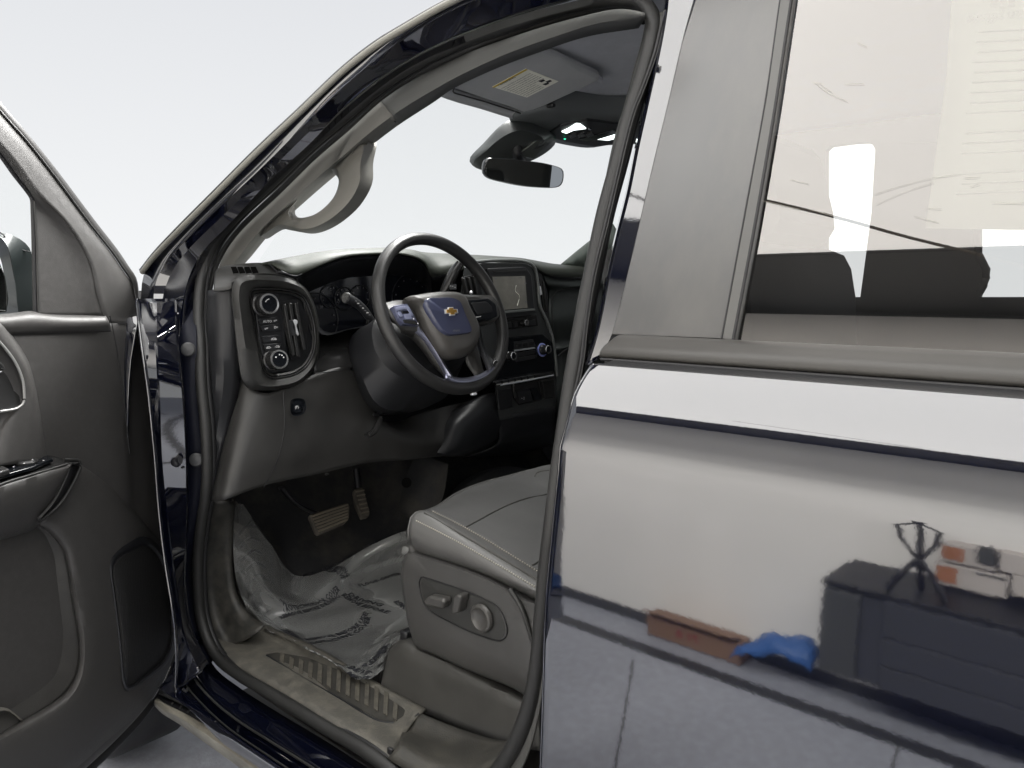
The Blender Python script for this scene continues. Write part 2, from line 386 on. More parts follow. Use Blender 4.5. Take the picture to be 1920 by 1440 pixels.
# parts crates with orange lids on the right of the cabinet
ORG = mat('orange_lid', (.4, .17, .09), .6); PALE = mat('pale_carton', (.5, .46, .43), .8)
def carton(px0, py0, px1, py1, label, orange=True, yr=-1.97):
    x0, x1, z0, z1 = mrect(yr, px0, py0, px1, py1); z0 = max(z0, .01)
    e = empty('carton', 0, label, 'box', group='pale cartons stacked behind the cabinet')
    box('body', ((x0+x1)/2, yr+.0, (z0+z1)/2), x1-x0, .12, z1-z0, PALE, e, bev=.004)
    if orange: box('side_label', (x0+.03, yr+.062, (z0+z1)/2), .055, .004, (z1-z0)*.7, ORG, e, bev=.001)
    box('tape_strip', ((x0+x1)/2+.05, yr+.062, z1-.02), (x1-x0)*.4, .003, .012, DK2, e, bev=0)
carton(1780, 920, 1880, 985, 'upper left pale carton with an orange label, mirrored in the rear door')
carton(1885, 930, 2040, 1000, 'upper right pale carton at the photo edge, mirrored in the rear door', False)
carton(1765, 990, 1900, 1060, 'middle pale carton under the upper ones, mirrored in the rear door', True)
carton(1905, 1005, 2060, 1075, 'middle right pale carton at the photo edge, mirrored in the rear door', False)
carton(1755, 1075, 1910, 1150, 'lowest pale carton with an orange label just above the cabinet, mirrored in the rear door', True)
e, bb = rbox3('handheld_radio', 1838, 960, 1872, 1002, -1.89, .03, DK2, 'small dark handheld device leaning on the cartons, mirrored in the rear door', 'radio')
tube('aerial', [V((bb[1]-.01, -1.9, bb[3])), V((bb[1]-.01, -1.9, bb[3]+.05))], .003, DK2, e, 3)
# ================================================================ TRUCK
TK = empty('pickup_truck', 0, 'dark navy crew cab pickup truck with its driver door open on a charcoal interior', 'pickup truck')
# ---------------- body side: pillar, roof rail, jamb and rocker as one painted pressing
A0 = [(255, 620), (256, 560), (262, 508), (285, 478), (330, 430), (400, 360), (480, 280), (560, 205), (640, 129), (700, 82), (760, 45), (825, 8), (900, -28), (1000, -62), (1120, -90), (1250, -105)]
A1 = [(262, 620), (264, 560), (270, 514), (294, 484), (338, 438), (408, 368), (488, 288), (568, 213), (647, 138), (706, 92), (766, 55), (830, 18), (905, -18), (1005, -52), (1122, -80), (1250, -95)]
A2 = [(285, 640), (287, 580), (292, 530), (312, 492), (345, 455), (400, 400), (490, 315), (570, 235), (640, 166), (720, 100), (773, 64), (827, 31), (873, 8), (960, -22), (1120, -58), (1250, -70)]
A3 = [(300, 640), (302, 590), (308, 545), (325, 505), (356, 465), (410, 412), (497, 328), (577, 250), (642, 186), (715, 126), (775, 86), (830, 54), (875, 32), (965, 2), (1120, -35), (1250, -48)]
A4 = [(335, 640), (337, 600), (345, 555), (358, 510), (383, 468), (425, 425), (506, 338), (585, 265), (640, 205), (712, 145), (776, 104), (835, 75), (880, 54), (972, 22), (1120, -15), (1250, -26)]
A5 = [(362, 640), (364, 600), (370, 545), (384, 500), (400, 462), (430, 425), (513, 345), (592, 270), (640, 228), (707, 172), (773, 128), (838, 95), (885, 75), (973, 44), (1110, 8), (1200, 0)]
CREAM = mat('drip_moulding', (.2, .195, .17), .4)
bf = patch('body_frame', [m(B_(-.075), A1[:-1]), m(B_(-.062), A2[:-1]), m(B_(-.045), A3[:-1]), m(B_(-.03), A4[:-1]), m(B_(.0), A5[:-1])], PAINT, TK, 70, t=.004, ang=14)
tube('drip_moulding', m(B_(-.08), [((a+c)/2, (b+d)/2) for (a, b), (c, d) in zip(A0[2:-1], A1[2:-1])]), .0055, CREAM, bf, 80, 8)
patch('roof_edge', [m(B_(-.078), A0[2:-2]), [p+V((-.0, .06, .03)) for p in m(B_(-.078), A0[2:-2])]], PAINT, bf, 60, t=.003)
# hinge pillar below the glass line
def Hrow(pts, y): return [Y_(y+.06*min(1, max(0, (650-py)/95)))(px, py) for px, py in pts]
H0 = [(256, 560), (266, 640), (280, 740), (292, 860), (300, 960), (312, 1060), (326, 1150), (332, 1230), (330, 1300)]
H1 = [(290, 560), (291, 640), (296, 740), (300, 860), (310, 960), (322, 1060), (332, 1130), (345, 1200), (372, 1262)]
H2 = [(331, 560), (334, 640), (345, 740), (352, 860), (352, 960), (350, 1060), (352, 1130), (364, 1190), (392, 1245)]
H3 = [(370, 545), (368, 640), (372, 740), (380, 860), (376, 960), (364, 1060), (368, 1130), (378, 1185), (402, 1236)]
patch('hinge_pillar', [Hrow(H0, -.11), Hrow([(a+3, b) for a, b in H0], -.1), Hrow(H1, -.085), Hrow([(a+4, b) for a, b in H1], -.083), Hrow([(a-4, b) for a, b in H2], -.045), Hrow(H2, -.04)], PAINT, bf, 50, t=.004, ang=22)
patch('jamb_dark_strip', [Hrow(H2, -.038), Hrow([(a+2, b) for a, b in H2], -.015), Hrow(H3, .002)], mat('jamb_dark_reflection', (.004, .005, .012), .5, 0, 1.3), bf, 50, t=.003, ang=60)  # strip of the painted jamb, its dark reflection put into a matte colour
for (x, y) in ((353, 655), (368, 862)):
    c = Y_(-.012)(x, y); lathe('plug', c, (.75, -.66, 0), [(.0145, 0), (.0145, .002), (.012, .005), (.006, .0065), (.001, .007)], mat('plug_rubber', (.05, .051, .053), .5), bf, 24)
# door check strap
c = [Y_(-.06)(x, y) for x, y in ((296, 874), (312, 868), (326, 866), (338, 862))]
tube('door_check', c, .005, METD, bf, 12, 8, flat=1.8)
lathe('check_pin', Y_(-.06)(331, 866), (.5, -.8, .2), [(.009, -.004), (.011, 0), (.009, .006), (.005, .008)], METD, bf, 16)
for x, y in ((318, 858), (322, 878)): tube('check_bracket', [Y_(-.055)(x, y), Y_(-.05)(x+22, y-2)], .0028, METD, bf, 6, 6)
c = Y_(-.05)(318, 812); lathe('bolt', c, (.8, -.6, 0), [(.006, 0), (.006, .004), (.003, .005)], METD, bf, 6)
# ---------------- rocker and running board (rows run front to rear)
SL = [(378, 1180), (385, 1215), (402, 1250), (450, 1290), (520, 1335), (600, 1383), (690, 1440), (800, 1512), (960, 1600)]
R1 = [(345, 1200), (368, 1262), (400, 1302), (445, 1340), (510, 1382), (590, 1432), (690, 1500), (800, 1570), (960, 1660)]
R2 = [(330, 1235), (352, 1282), (386, 1322), (430, 1362), (492, 1405), (572, 1458), (680, 1525), (800, 1600), (960, 1690)]
R3 = [(322, 1262), (345, 1305), (372, 1340), (412, 1385), (470, 1425), (560, 1488), (672, 1555), (800, 1630), (960, 1720)]
R4 = [(296, 1290), (330, 1308), (380, 1338), (440, 1380), (500, 1420), (560, 1462), (660, 1540), (790, 1640), (960, 1760)]
def mz(pts, z, y=None): return m(Z_(z), pts)
rk = patch('rocker_panel', [m(Y_(-.002), SL), m(Y_(-.03), [((a+c)/2, (b+d)/2) for (a, b), (c, d) in zip(SL, R1)]), m(Y_(-.05), R1), m(Y_(-.055), [(a-3, b+5) for a, b in R1])], PAINT, TK, 60, t=.003, ang=20)
patch('rocker_ledge', [m(Y_(-.056), [(a-3, b+5) for a, b in R1]), m(Y_(-.07), [(a-6, b+9) for a, b in R1]), m(Y_(-.072), R2), m(Y_(-.085), [(a-4, b+7) for a, b in R2]), m(Y_(-.1), R3), m(Y_(-.125), R4)], PAINT, rk, 60, t=.003, ang=16)
tube('edge_bead', m(Y_(-.071), [(a-5, b+7) for a, b in R1]), .0022, RUB, rk, 60, 6)
tube('edge_bead', m(Y_(-.085), [(a-2, b+3) for a, b in R2]), .0016, PLG, rk, 60, 6)
rb = empty('running_board', 0, par=TK)
S0 = [(300, 1294), (330, 1306), (370, 1325), (420, 1352), (470, 1385), (520, 1418), (570, 1452), (640, 1500), (720, 1560), (820, 1640)]
S1 = [(296, 1301), (326, 1314), (362, 1332), (410, 1359), (460, 1391), (508, 1425), (556, 1458), (626, 1508), (706, 1570), (806, 1652)]
S2 = [(290, 1312), (312, 1322), (350, 1340), (392, 1364), (440, 1396), (486, 1428), (532, 1464), (600, 1515), (680, 1580), (780, 1665)]
S3 = [(288, 1322), (304, 1338), (336, 1358), (372, 1384), (414, 1414), (452, 1442), (500, 1482), (570, 1540), (650, 1600), (750, 1690)]
patch('step_rail', [m(Z_(.47), S0), m(Z_(.475), [((a+c)/2, (b+d)/2) for (a, b), (c, d) in zip(S0, S1)]), m(Z_(.468), S1)], PLG, rb, 50, t=.004)
patch('step_pad', [m(Z_(.46), S1), m(Z_(.455), S2)], PLD, rb, 50, t=.006)
patch('step_side', [m(Z_(.456), S2), m(Z_(.445), [(a*.5+c*.5, b*.5+d*.5) for (a, b), (c, d) in zip(S2, S3)]), m(Z_(.40), S3)], STEPB, rb, 50, t=.006)
g0 = cr(m(Z_(.461), [(a*.75+c*.25, b*.75+d*.25) for (a, b), (c, d) in zip(S1, S2)]), 90); g1 = cr(m(Z_(.457), [(a*.25+c*.75, b*.25+d*.75) for (a, b), (c, d) in zip(S1, S2)]), 90)
for i in range(6, 70):
    if i % 3: continue
    tube('tread_rib', [g0[i]+V((0, 0, .001)), g1[i]+V((0, 0, .001))], .0022, PLG, rb, 3, 6)
# ---------------- weather seal loop
LP = [(378, 720), (376, 650), (373, 580), (380, 510), (398, 462), (430, 418), (513, 338), (576, 276), (640, 222), (707, 165), (773, 121), (873, 74), (973, 40), (1040, 18), (1107, 4), (1165, -2), (1205, 6), (1224, 35), (1222, 75), (1205, 140), (1180, 220), (1160, 300), (1133, 400), (1110, 510), (1090, 610), (1074, 700), (1062, 780), (1048, 880), (1036, 980), (1024, 1080), (1015, 1180), (1008, 1250), (993, 1325), (962, 1402), (920, 1460), (860, 1515), (800, 1515), (742, 1452), (684, 1407), (620, 1370), (562, 1334), (500, 1296), (448, 1265), (408, 1232), (388, 1195), (376, 1150), (372, 1100), (372, 1040), (378, 980), (386, 930), (389, 880), (386, 800)]
def SO_(x, y): return .075*min(1, max(0, (x-850)/250))*min(1, max(0, (1000-y)/250))
def sealp(P, o=0): return [B_(o+SO_(x, y))(x, y) for x, y in P]
seal = tube('weather_seal', sealp(LP), .0115, RUB, TK, 260, 12, True, ends=False, up=(0, 1, 0))
tube('seal_lip', [p+V((0, .012, 0)) for p in sealp(LP)], .008, RUBD, seal, 260, 8, True, ends=False, up=(0, 1, 0))
# inner lip (lit band inside the dark groove)
LI = [(396, 720), (393, 650), (390, 590), (398, 520), (416, 474), (446, 432), (523, 358), (586, 296), (648, 242), (712, 184), (778, 140), (878, 92), (975, 58), (1040, 38), (1107, 22), (1160, 14), (1195, 19), (1207, 40)]
tube('seal_trim_bead', sealp(LI, .03), .006, RUB, seal, 120, 8, up=(0, 1, 0))
# B pillar inner trim strip seen edge on
BL = [(1212, 30), (1203, 77), (1188, 130), (1173, 187), (1153, 253), (1140, 310), (1130, 360), (1103, 480), (1083, 560), (1072, 633), (1063, 700), (1054, 768), (1046, 830), (1030, 960), (1012, 1100), (1003, 1221), (989, 1315), (955, 1400), (926, 1440), (880, 1480)]
BR = [(1248, 20), (1240, 50), (1228, 100), (1205, 165), (1187, 210), (1172, 265), (1160, 317), (1136, 420), (1112, 520), (1098, 610), (1090, 680), (1072, 768), (1062, 830), (1046, 960), (1030, 1100), (1022, 1221), (1012, 1320), (990, 1410), (960, 1470), (930, 1500)]
patch('centre_pillar', [sealp(BL, .02), sealp([(a*.6+c*.4, b*.6+d*.4) for (a, b), (c, d) in zip(BL, BR)], .005), sealp(BR, -.004)], mat('pillar_cover', (.055, .055, .051), .5, 0, 1.5, .4, 800, .25, 12), TK, 70, t=.003, ang=25)
tube('pillar_seam', sealp(BR[:16], -.008), .0028, RUBD, bf, 80, 6, up=(0, 1, 0))
tube('pillar_seam_bead', sealp([(a+4, b) for a, b in BR[:13]], -.010), .0008, PLG, bf, 80, 6, up=(0, 1, 0))
# ---------------- A pillar inner trim, with grab handle
mid_ = lambda A, B, k: [(a*(1-k)+c*k, b*(1-k)+d*k) for (a, b), (c, d) in zip(A, B)]
T0 = [(400, 560), (404, 520), (422, 474), (450, 436), (523, 362), (590, 300), (650, 246), (714, 188), (780, 144), (880, 98), (975, 64), (1040, 44), (1107, 28), (1165, 19), (1207, 30)]
T1 = [(430, 540), (440, 505), (462, 478), (500, 432), (548, 388), (600, 342), (650, 300), (677, 277), (740, 228), (817, 177), (843, 158), (925, 118), (1007, 86), (1107, 52), (1210, 34)]
Tm = [((a+c)/2, (b+d)/2) for (a, b), (c, d) in zip(T0, T1)]
TR_ = [cr(r, 91) for r in (m(B_(.04), T0), m(B_(.046), mid_(T0, T1, .3)), m(B_(.056), mid_(T0, T1, .75)), m(B_(.085), T1), [p+V((-.03, .03, -.0)) for p in m(B_(.085), T1)])]
KS = min(range(91), key=lambda i: abs((TR_[0][i]-B_(.04)(714, 188)).length))
tr_ = patch('pillar_trim', [r[:KS+1] for r in TR_], TRIM, TK, 50, t=.004)
patch('roof_rail_trim', [r[KS:] for r in TR_], mat('rail_cloth', (.11, .112, .108), .85, 0, 1.4, .4, 1400, .1, 12), TK, 50, t=.004)
s0 = B_(.05)(716, 206); s1 = B_(.086)(742, 229); tube('trim_seam', [s0, s1], .0014, PLD, tr_, 6, 6)
gh_o = [(690, 262), (684, 300), (682, 340), (662, 378), (632, 408), (600, 428), (572, 436), (545, 433), (515, 428), (482, 446), (500, 415), (560, 366), (620, 310), (662, 275)]
gh_i = [(630, 322), (637, 335), (636, 352), (624, 372), (600, 396), (580, 405), (562, 408), (550, 404), (547, 392), (556, 380), (575, 358), (600, 335), (615, 324)]
lo = [(lambda f, P, d: [p+d for p in m(f, P)])(B_(.095), gh_i, V((-.02, .012, 0))), m(B_(.083), gh_i)]
def off2(P, k, c=(600, 365)): return [(c[0]+(x-c[0])*k, c[1]+(y-c[1])*k) for x, y in P]
HND = mat('handle_grey', (.15, .145, .13), .42, bump=.2, bscale=900)
rings('grab_handle', [[p+V((-.02, .014, 0)) for p in m(B_(.10), off2(gh_i, 1.0))], m(B_(.082), off2(gh_i, 1.02)), m(B_(.07), off2(gh_i, 1.12)), m(B_(.07), [(a*.75+600*.25+0, b*.75+365*.25) for a, b in off2(gh_o, 1.2)]), m(B_(.083), off2(gh_o, .985)), [p+V((-.012, .03, 0)) for p in m(B_(.09), gh_o)]], HND, tr_, 72, ang=60)
# windshield
patch('windshield', [[V((-1.47, .1, 1.36)), V((-1.12, .22, 1.76))], [V((-1.52, .8, 1.37)), V((-1.14, .8, 1.775))], [V((-1.47, 1.5, 1.36)), V((-1.12, 1.42, 1.76))]], WSH, TK, 12, 9, t=0)
# ---------------- steering wheel
SWt = empty('steering_wheel', 0, par=TK)
def wp(s, u, h=0): return WC+WS*s+WU*u+WN*h
ring_ = [wp(.176*math.cos(a), .176*math.sin(a)) for a in [2*math.pi*i/48 for i in range(48)]]
RIM = mat('rim_urethane', (.02, .02, .02), .34, 0, 1.5, .25, 900, .12, 20, bdist=.0004)
tube('rim', ring_, .0135, RIM, SWt, 120, 16, True, 1.12, up=WN, ends=False)
def wl(P, h): return m(W_(h), P)
BAG = [(757, 561), (775, 556), (795, 552.5), (826, 550), (853, 552), (865, 560), (872, 577), (882, 596), (890, 612), (893, 630), (888, 650), (878, 664), (862, 672), (840, 674), (824, 664), (811, 646), (800, 628), (788, 604), (775, 577)]
def scl(P, k, c): return [c+(p-c)*k for p in P]
c = W_(.03)(832, 612)
AIR = mat('airbag_cover', (.062, .059, .055), .33, 0, 1.5, .3, 700, .1, 16, bdist=.0005)
AIRC = AIR
bag0 = wl(BAG, .012); cc = sum(bag0, V((0, 0, 0)))/len(bag0)
rings('airbag_cover', [[p-WN*.04 for p in scl(bag0, .9, cc)], bag0, [p+WN*.012 for p in scl(bag0, .985, cc)], [p+WN*.02 for p in scl(bag0, .93, cc)], [p+WN*.027 for p in scl(bag0, .78, cc)], [p+WN*.03 for p in scl(bag0, .4, cc)]], AIR, SWt, 72, True, ang=60)
# raised hub patch: a reflected blue sheen put into colour and shape
SHEEN = [(797, 563), (826, 558), (850, 559), (862, 566), (871, 588), (881, 610), (884, 622), (868, 627), (838, 628), (828, 621), (812, 598)]
s_ = wl(SHEEN, .0425); c2 = sum(s_, V((0, 0, 0)))/len(s_)
rings('hub_sheen_patch', [[p-WN*.01 for p in s_], s_, [p+WN*.0035 for p in scl(s_, .95, c2)]], mat('painted_blue_sheen', (.046, .052, .095), .24, 0, 1.6, .15, 700, bdist=.0004), SWt, 60, True, ang=50)
SCD = SWt
# emblem: bow-tie
ec = W_(.0488)(847, 583.5)
def bow(k, h):
    w, a, b = .0175*k, .0068*k, .0135*k
    P = [(-w, -a*.62), (-b*.48, -a*.62), (-b*.56, -a*1.25), (b*.48, -a*1.25), (b*.56, -a*.62), (w*.93, -a*.62), (w, a*.62), (b*.48, a*.62), (b*.56, a*1.25), (-b*.48, a*1.25), (-b*.56, a*.62), (-w*.93, a*.62)]
    return [ec+WS*x+WU*y+WN*h for x, y in P]
em = prism('emblem', bow(1.12, 0), -WN*.004, MT['chrome'], SWt, .0005)
prism('emblem_face', bow(.86, .001), -WN*.002, GOLD, em, .0003)
text('airbag_text', 'AIRBAG', W_(.0462)(849, 622), WS, WU, .0045, DIM, SWt)
# left switch pad
def wpoly(name, P, h, d, mt, bev=.0015, rnd=.003, par=SWt): return prism(name, wl(P, h), -WN*d, mt, par, bev, rnd)
SPK = mat('spoke_plastic', (.05, .049, .047), .36, 0, 1.5, .15, 700)
patch('spoke', [wl([(722, 568), (745, 563), (768, 564)], -.002), wl([(733, 590), (757, 590), (784, 600)], .012), wl([(748, 612), (765, 618), (790, 622)], .008), wl([(752, 625), (766, 630), (786, 634)], -.01)], SPK, SWt, 14, 10, t=.012)
wpoly('switch_pad', [(738, 573), (764, 569), (776, 590), (786, 610), (757, 607), (748, 598)], .022, .02, mat('switch_pad_blue', (.11, .12, .19), .3, .2, 1.5))
BTN = mat('switch_button', (.26, .28, .4), .3, .3)
for P in ([(742, 576), (760, 573), (763, 579), (745, 582)], [(761, 573), (766, 573), (776, 591), (770, 592)], [(746, 585), (751, 584), (756, 592), (751, 594)], [(757, 589), (768, 588), (774, 598), (761, 598)]):
    wpoly('switch_button', P, .0245, .004, BTN, .0006, .001)
wpoly('switch_button', [(753, 583), (765, 582), (768, 587), (756, 588)], .0242, .004, GLOSS, .0006, .001)
wpoly('switch_button', [(756, 599), (779, 601), (785, 609), (759, 605)], .0242, .004, PLS, .0006, .001)
for (x, y) in ((775.5, 598), (783.5, 606.5)): lathe('switch_lamp', W_(.0246)(x, y), WN, [(.0018, 0), (.0012, .001)], mat('white_lamp', (.9, .9, .95), .4), SWt, 10)
# silver lower spokes
patch('spoke_bezel', [wl([(765, 614), (790, 634), (808, 660), (822, 683), (834, 706)], .004), wl([(785, 612), (800, 633), (818, 660), (832, 684), (848, 708)], .012), wl([(788, 614), (803, 634), (822, 660), (836, 684), (851, 708)], -.004)], SILV, SWt, 26, t=.006, ang=30)
patch('spoke_shell', [wl([(752, 622), (776, 640), (796, 664), (812, 686), (832, 706)], -.02), wl([(764, 614), (789, 634), (807, 660), (821, 683), (834, 706)], .003)], SPK, SWt, 20, t=.005)
patch('lower_bezel', [wl([(834, 697), (850, 706), (872, 708), (895, 703), (912, 694), (922, 684)], .002), wl([(838, 706), (853, 713), (874, 714.5), (897, 709), (916, 699), (927, 688)], .013)], SILV, SWt, 30, t=.008)
# right spoke
patch('spoke', [wl([(862, 552), (890, 553), (922, 553)], .002), wl([(867, 558), (895, 557), (930, 565)], .016), wl([(880, 585), (910, 580), (938, 590)], .012), wl([(888, 606), (905, 606), (928, 602)], .008), wl([(892, 612), (904, 612), (924, 606)], -.01)], SPK, SWt, 16, 12, t=.012)
wpoly('switch_pad', [(876, 562), (916, 559), (930, 570), (934, 592), (922, 598), (892, 602), (888, 590)], .024, .018, GLOSS, .002, .005)
wpoly('switch_button', [(884, 568), (912, 565), (922, 574), (924, 584), (896, 590)], .0265, .004, PLD, .001, .003)
wpoly('switch_mark', [(892, 594), (902, 592.5), (902, 593.8), (892, 595.5)], .0265, .002, WHITE, 0, 0)
patch('spoke_bezel', [wl([(889, 612), (893, 640), (902, 668), (914, 698)], .002), wl([(896, 606), (900, 636), (908, 662), (922, 690)], .016), wl([(902, 618), (906, 640), (916, 664), (928, 680)], .004)], mat('dark_bezel', (.09, .092, .1), .35, .3), SWt, 26, t=.006)
patch('spoke_shell', [wl([(893, 618), (894, 640), (900, 668), (908, 700)], -.014), wl([(878, 664), (886, 672), (892, 684), (898, 702)], -.012), wl([(872, 672), (876, 684), (884, 696), (890, 706)], -.02)], SPK, SWt, 16, 8, t=.005)
patch('spoke_highlight_cap', [wl([(916, 682), (924, 676), (932, 668)], .004), wl([(921, 690), (930, 682), (938, 672)], .012)], PLS, SWt, 8, t=.005)
# ---------------- column, shroud and stalks
sc = empty('steering_column', 0, par=TK)
def ringrow(P, f): return m(f, P)
rings('shroud', [wl([(700, 605), (740, 580), (800, 575), (860, 590), (880, 640), (860, 690), (800, 715), (740, 700), (705, 660)], -.075),
                 wl([(672, 625), (700, 605), (760, 600), (830, 610), (860, 670), (840, 740), (780, 765), (710, 760), (678, 700)], -.13),
                 m(X_(-1.40), [(655, 640), (680, 612), (760, 600), (830, 620), (850, 690), (820, 750), (760, 775), (695, 770), (665, 710)])], PLD, sc, 60, ang=50)
rings('shroud_face', [wl([(700, 605), (740, 580), (800, 575), (860, 590), (880, 640), (860, 690), (800, 715), (740, 700), (705, 660)], -.075), wl([(740, 625), (760, 610), (800, 600), (840, 610), (850, 640), (840, 670), (800, 690), (765, 680), (745, 655)], -.05)], PLD, sc, 40, True)
st = [(700, 606), (690, 592), (678, 577), (664, 566), (650, 559)]
stp = [WC+WN*(-.1)]
p3 = [Y_(y)(a, b) for (a, b), y in zip(st, (.345, .33, .31, .29, .27))]
tube('turn_signal_lever', [Y_(.37)(712, 622)]+p3, lambda u: .0075+.0035*u, PLD, sc, 30, 14)
ax = (p3[-1]-p3[-2]).normalized()
lathe('lever_cap', p3[-1], (-CAM+p3[-1])*-1, [(.0118, -.008), (.0125, 0), (.0105, .003), (.005, .0035), (.0045, .006), (.002, .0065)], PLG, sc, 24)
for k in range(7):
    c = p3[-2].lerp(p3[1], k/6)+V((.011, -.004, .002)); box('lever_mark', c, .0045, .0035, .0022, WHITE if k % 2 else DIM, sc, 0)
tube('tilt_paddle', [Y_(.32)(690, 600), Y_(.318)(687, 618), Y_(.315)(692, 640)], .0045, PLG, sc, 12, 8, flat=.4)
# column shifter with its range buttons
sh = [(828, 560), (834, 545), (842, 528), (851, 510), (862, 494)]
sp_ = [X_(x)(a, b) for (a, b), x in zip(sh, (-1.27, -1.265, -1.26, -1.255, -1.25))]
tube('shift_lever', sp_, lambda u: .013+.004*math.sin(u*3.1), PLS, sc, 24, 14, flat=.7)
box('shift_buttons', X_(-1.242)(849, 538), .003, .022, .013, GLOSS, sc, .001)
for dx in (-4, 0, 4): box('shift_mark', X_(-1.24)(849+dx, 537+dx*.3), .001, .002, .002, WHITE, sc, 0)
# tilt release lever below the column
tube('tilt_lever', [X_(-1.33)(714, 782), X_(-1.325)(708, 796), X_(-1.32)(700, 810), X_(-1.32)(688, 817)], lambda u: .006+.005*u, PLS, sc, 16, 10, flat=.6)
tube('column_cable', [X_(-1.36)(700, 778), X_(-1.35)(740, 768), X_(-1.35)(775, 745), X_(-1.36)(790, 715)], .003, PLD, sc, 20, 6)
# ---------------- dashboard
DB = empty('dashboard', 0, par=TK)
XP = -1.40
def xl(P, x=XP): return m(X_(x), P)
def px3(P): return [X_(x)(a, b) for a, b, x in P]
# top pad: from windshield base over the hood brow
patch('top_pad', [
  [V((-1.53, .09, 1.385)), V((-1.60, .25, 1.40)), V((-1.66, .5, 1.41)), V((-1.68, .8, 1.41)), V((-1.66, 1.1, 1.40)), V((-1.56, 1.5, 1.39))],
  px3([(500, 496, -1.45), (545, 485, -1.47), (600, 475, -1.48), (660, 470, -1.48), (740, 469, -1.48), (800, 476, -1.48), (835, 478, -1.48), (900, 481, -1.46), (985, 488, -1.46), (1040, 497, -1.46), (1120, 501, -1.46)]),
  px3([(525, 506, -1.40), (560, 497, -1.40), (605, 484, -1.39), (650, 476, -1.38), (700, 473, -1.38), (760, 474, -1.38), (800, 487, -1.38), (815, 500, -1.39), (860, 497, -1.38), (985, 492, -1.37), (1020, 506, -1.38), (1120, 511, -1.40)]),
  px3([(553, 519, -1.395), (565, 514, -1.39), (600, 499, -1.375), (640, 484, -1.37), (690, 478, -1.365), (760, 479, -1.365), (796, 494, -1.37), (809, 520, -1.38), (830, 515, -1.38), (900, 500, -1.37), (985, 494, -1.37), (1025, 515, -1.38), (1120, 522, -1.40)])], DASHT, DB, 80, 14, t=.004, ang=60)
PE_ = [(522, 509), (540, 514), (553, 519), (565, 514), (600, 499), (640, 484), (690, 478), (760, 479), (796, 494), (809, 520), (830, 515), (900, 500), (985, 494), (1025, 515), (1120, 522)]
patch('hood_fascia', [px3([(a, b, -1.385) for a, b in PE_]), px3([(a, b+14, -1.41) for a, b in PE_]), px3([(a, b+45, -1.485) for a, b in PE_])], PLD, DB, 80, 8, t=.002, ang=60)
# instrument hood reveal and cluster
HO = [(556, 522), (566, 516), (600, 501), (640, 486), (690, 480), (760, 481), (794, 496), (807, 522), (808, 560), (800, 600), (690, 612), (655, 618), (602, 626), (578, 560)]
HI = [(578, 545), (590, 528), (615, 510), (645, 496), (695, 489), (760, 490), (785, 500), (797, 525), (800, 560), (792, 600), (690, 610), (655, 616), (604, 622), (582, 570)]
rings('cluster_hood', [xl(HO, -1.375), xl(HI, -1.47)], PLD, DB, 64, ang=60)
cl = rings('instrument_cluster', [xl(off2(HI, 1.03, (690, 555)), -1.471), xl(off2(HI, .5, (690, 555)), -1.472)], mat('cluster_lens', (.006, .007, .011), .1, 0, 1.45), DB, 48, True)
for (gx, gy, r) in ((592, 600, .05), (646, 560, .022), (676, 556, .022), (620, 556, .022), (770, 560, .05)):
    cx = X_(-1.469)(gx, gy)
    for k in range(11 if r > .03 else 6):
        a = math.radians(-40+k*26 if r > .03 else -20+k*44)
        p = cx+V((.001, math.cos(a)*r, math.sin(a)*r)); box('gauge_mark', p, .001, .0022, .0022 if k % 2 else .004, DIM, cl, 0)
    tube('gauge_ring', [cx+V((0, math.cos(b)*r*1.22, math.sin(b)*r*1.22)) for b in [i*math.pi/12 for i in range(24)]], .0012, mat('ring_dark', (.012, .013, .014), .5), cl, 40, 6, True, ends=False)
for s_t, x, y in (('20', 600, 578), ('0', 586, 575), ('E', 648, 545), ('F', 655, 552), ('C', 618, 545)): text('gauge_number', s_t, X_(-1.468)(x, y), (0, 1, 0), (0, 0, 1), .006, DIM, cl)
patch('dash_frame', [[V((-1.50, .10, .95)), V((-1.50, 1.55, .95))], [V((-1.50, .12, 1.2)), V((-1.50, 1.55, 1.2))], [V((-1.50, .14, 1.375)), V((-1.50, 1.52, 1.375))]], RUBD, DB, 6, t=.004)
# dash face right of the cluster and below it
patch('lower_panel', [px3([(455, 700, -1.45), (426, 800, -1.45), (410, 870, -1.45), (396, 938, -1.44)]),
   px3([(464, 722, -1.405), (450, 800, -1.39), (434, 870, -1.385), (420, 937, -1.385)]),
   px3([(496, 738, -1.385), (490, 800, -1.375), (480, 862, -1.37), (462, 922, -1.375)]),
   px3([(532, 728, -1.385), (530, 800, -1.37), (520, 856, -1.365), (500, 909, -1.37)]),
   px3([(596, 700, -1.385), (605, 765, -1.37), (605, 835, -1.36), (600, 888, -1.365)]),
   px3([(656, 691, -1.385), (664, 745, -1.375), (690, 810, -1.35), (690, 868, -1.35)]),
   px3([(720, 790, -1.40), (740, 800, -1.37), (760, 822, -1.35), (770, 862, -1.35)]),
   px3([(800, 770, -1.40), (812, 800, -1.38), (820, 830, -1.36), (824, 856, -1.37)]),
   px3([(910, 745, -1.42), (895, 780, -1.41), (880, 820, -1.40), (872, 856, -1.41)])], PL, DB, 24, 44, t=.004, ang=60)
tube('panel_seam', px3([(531, 733, -1.376), (533, 800, -1.367), (522, 858, -1.362), (494, 915, -1.37)]), .0011, RUBD, DB, 30, 5)
tube('panel_seam', px3([(590, 700, -1.38), (620, 697, -1.38), (656, 691, -1.38)]), .0013, RUBD, DB, 12, 5)
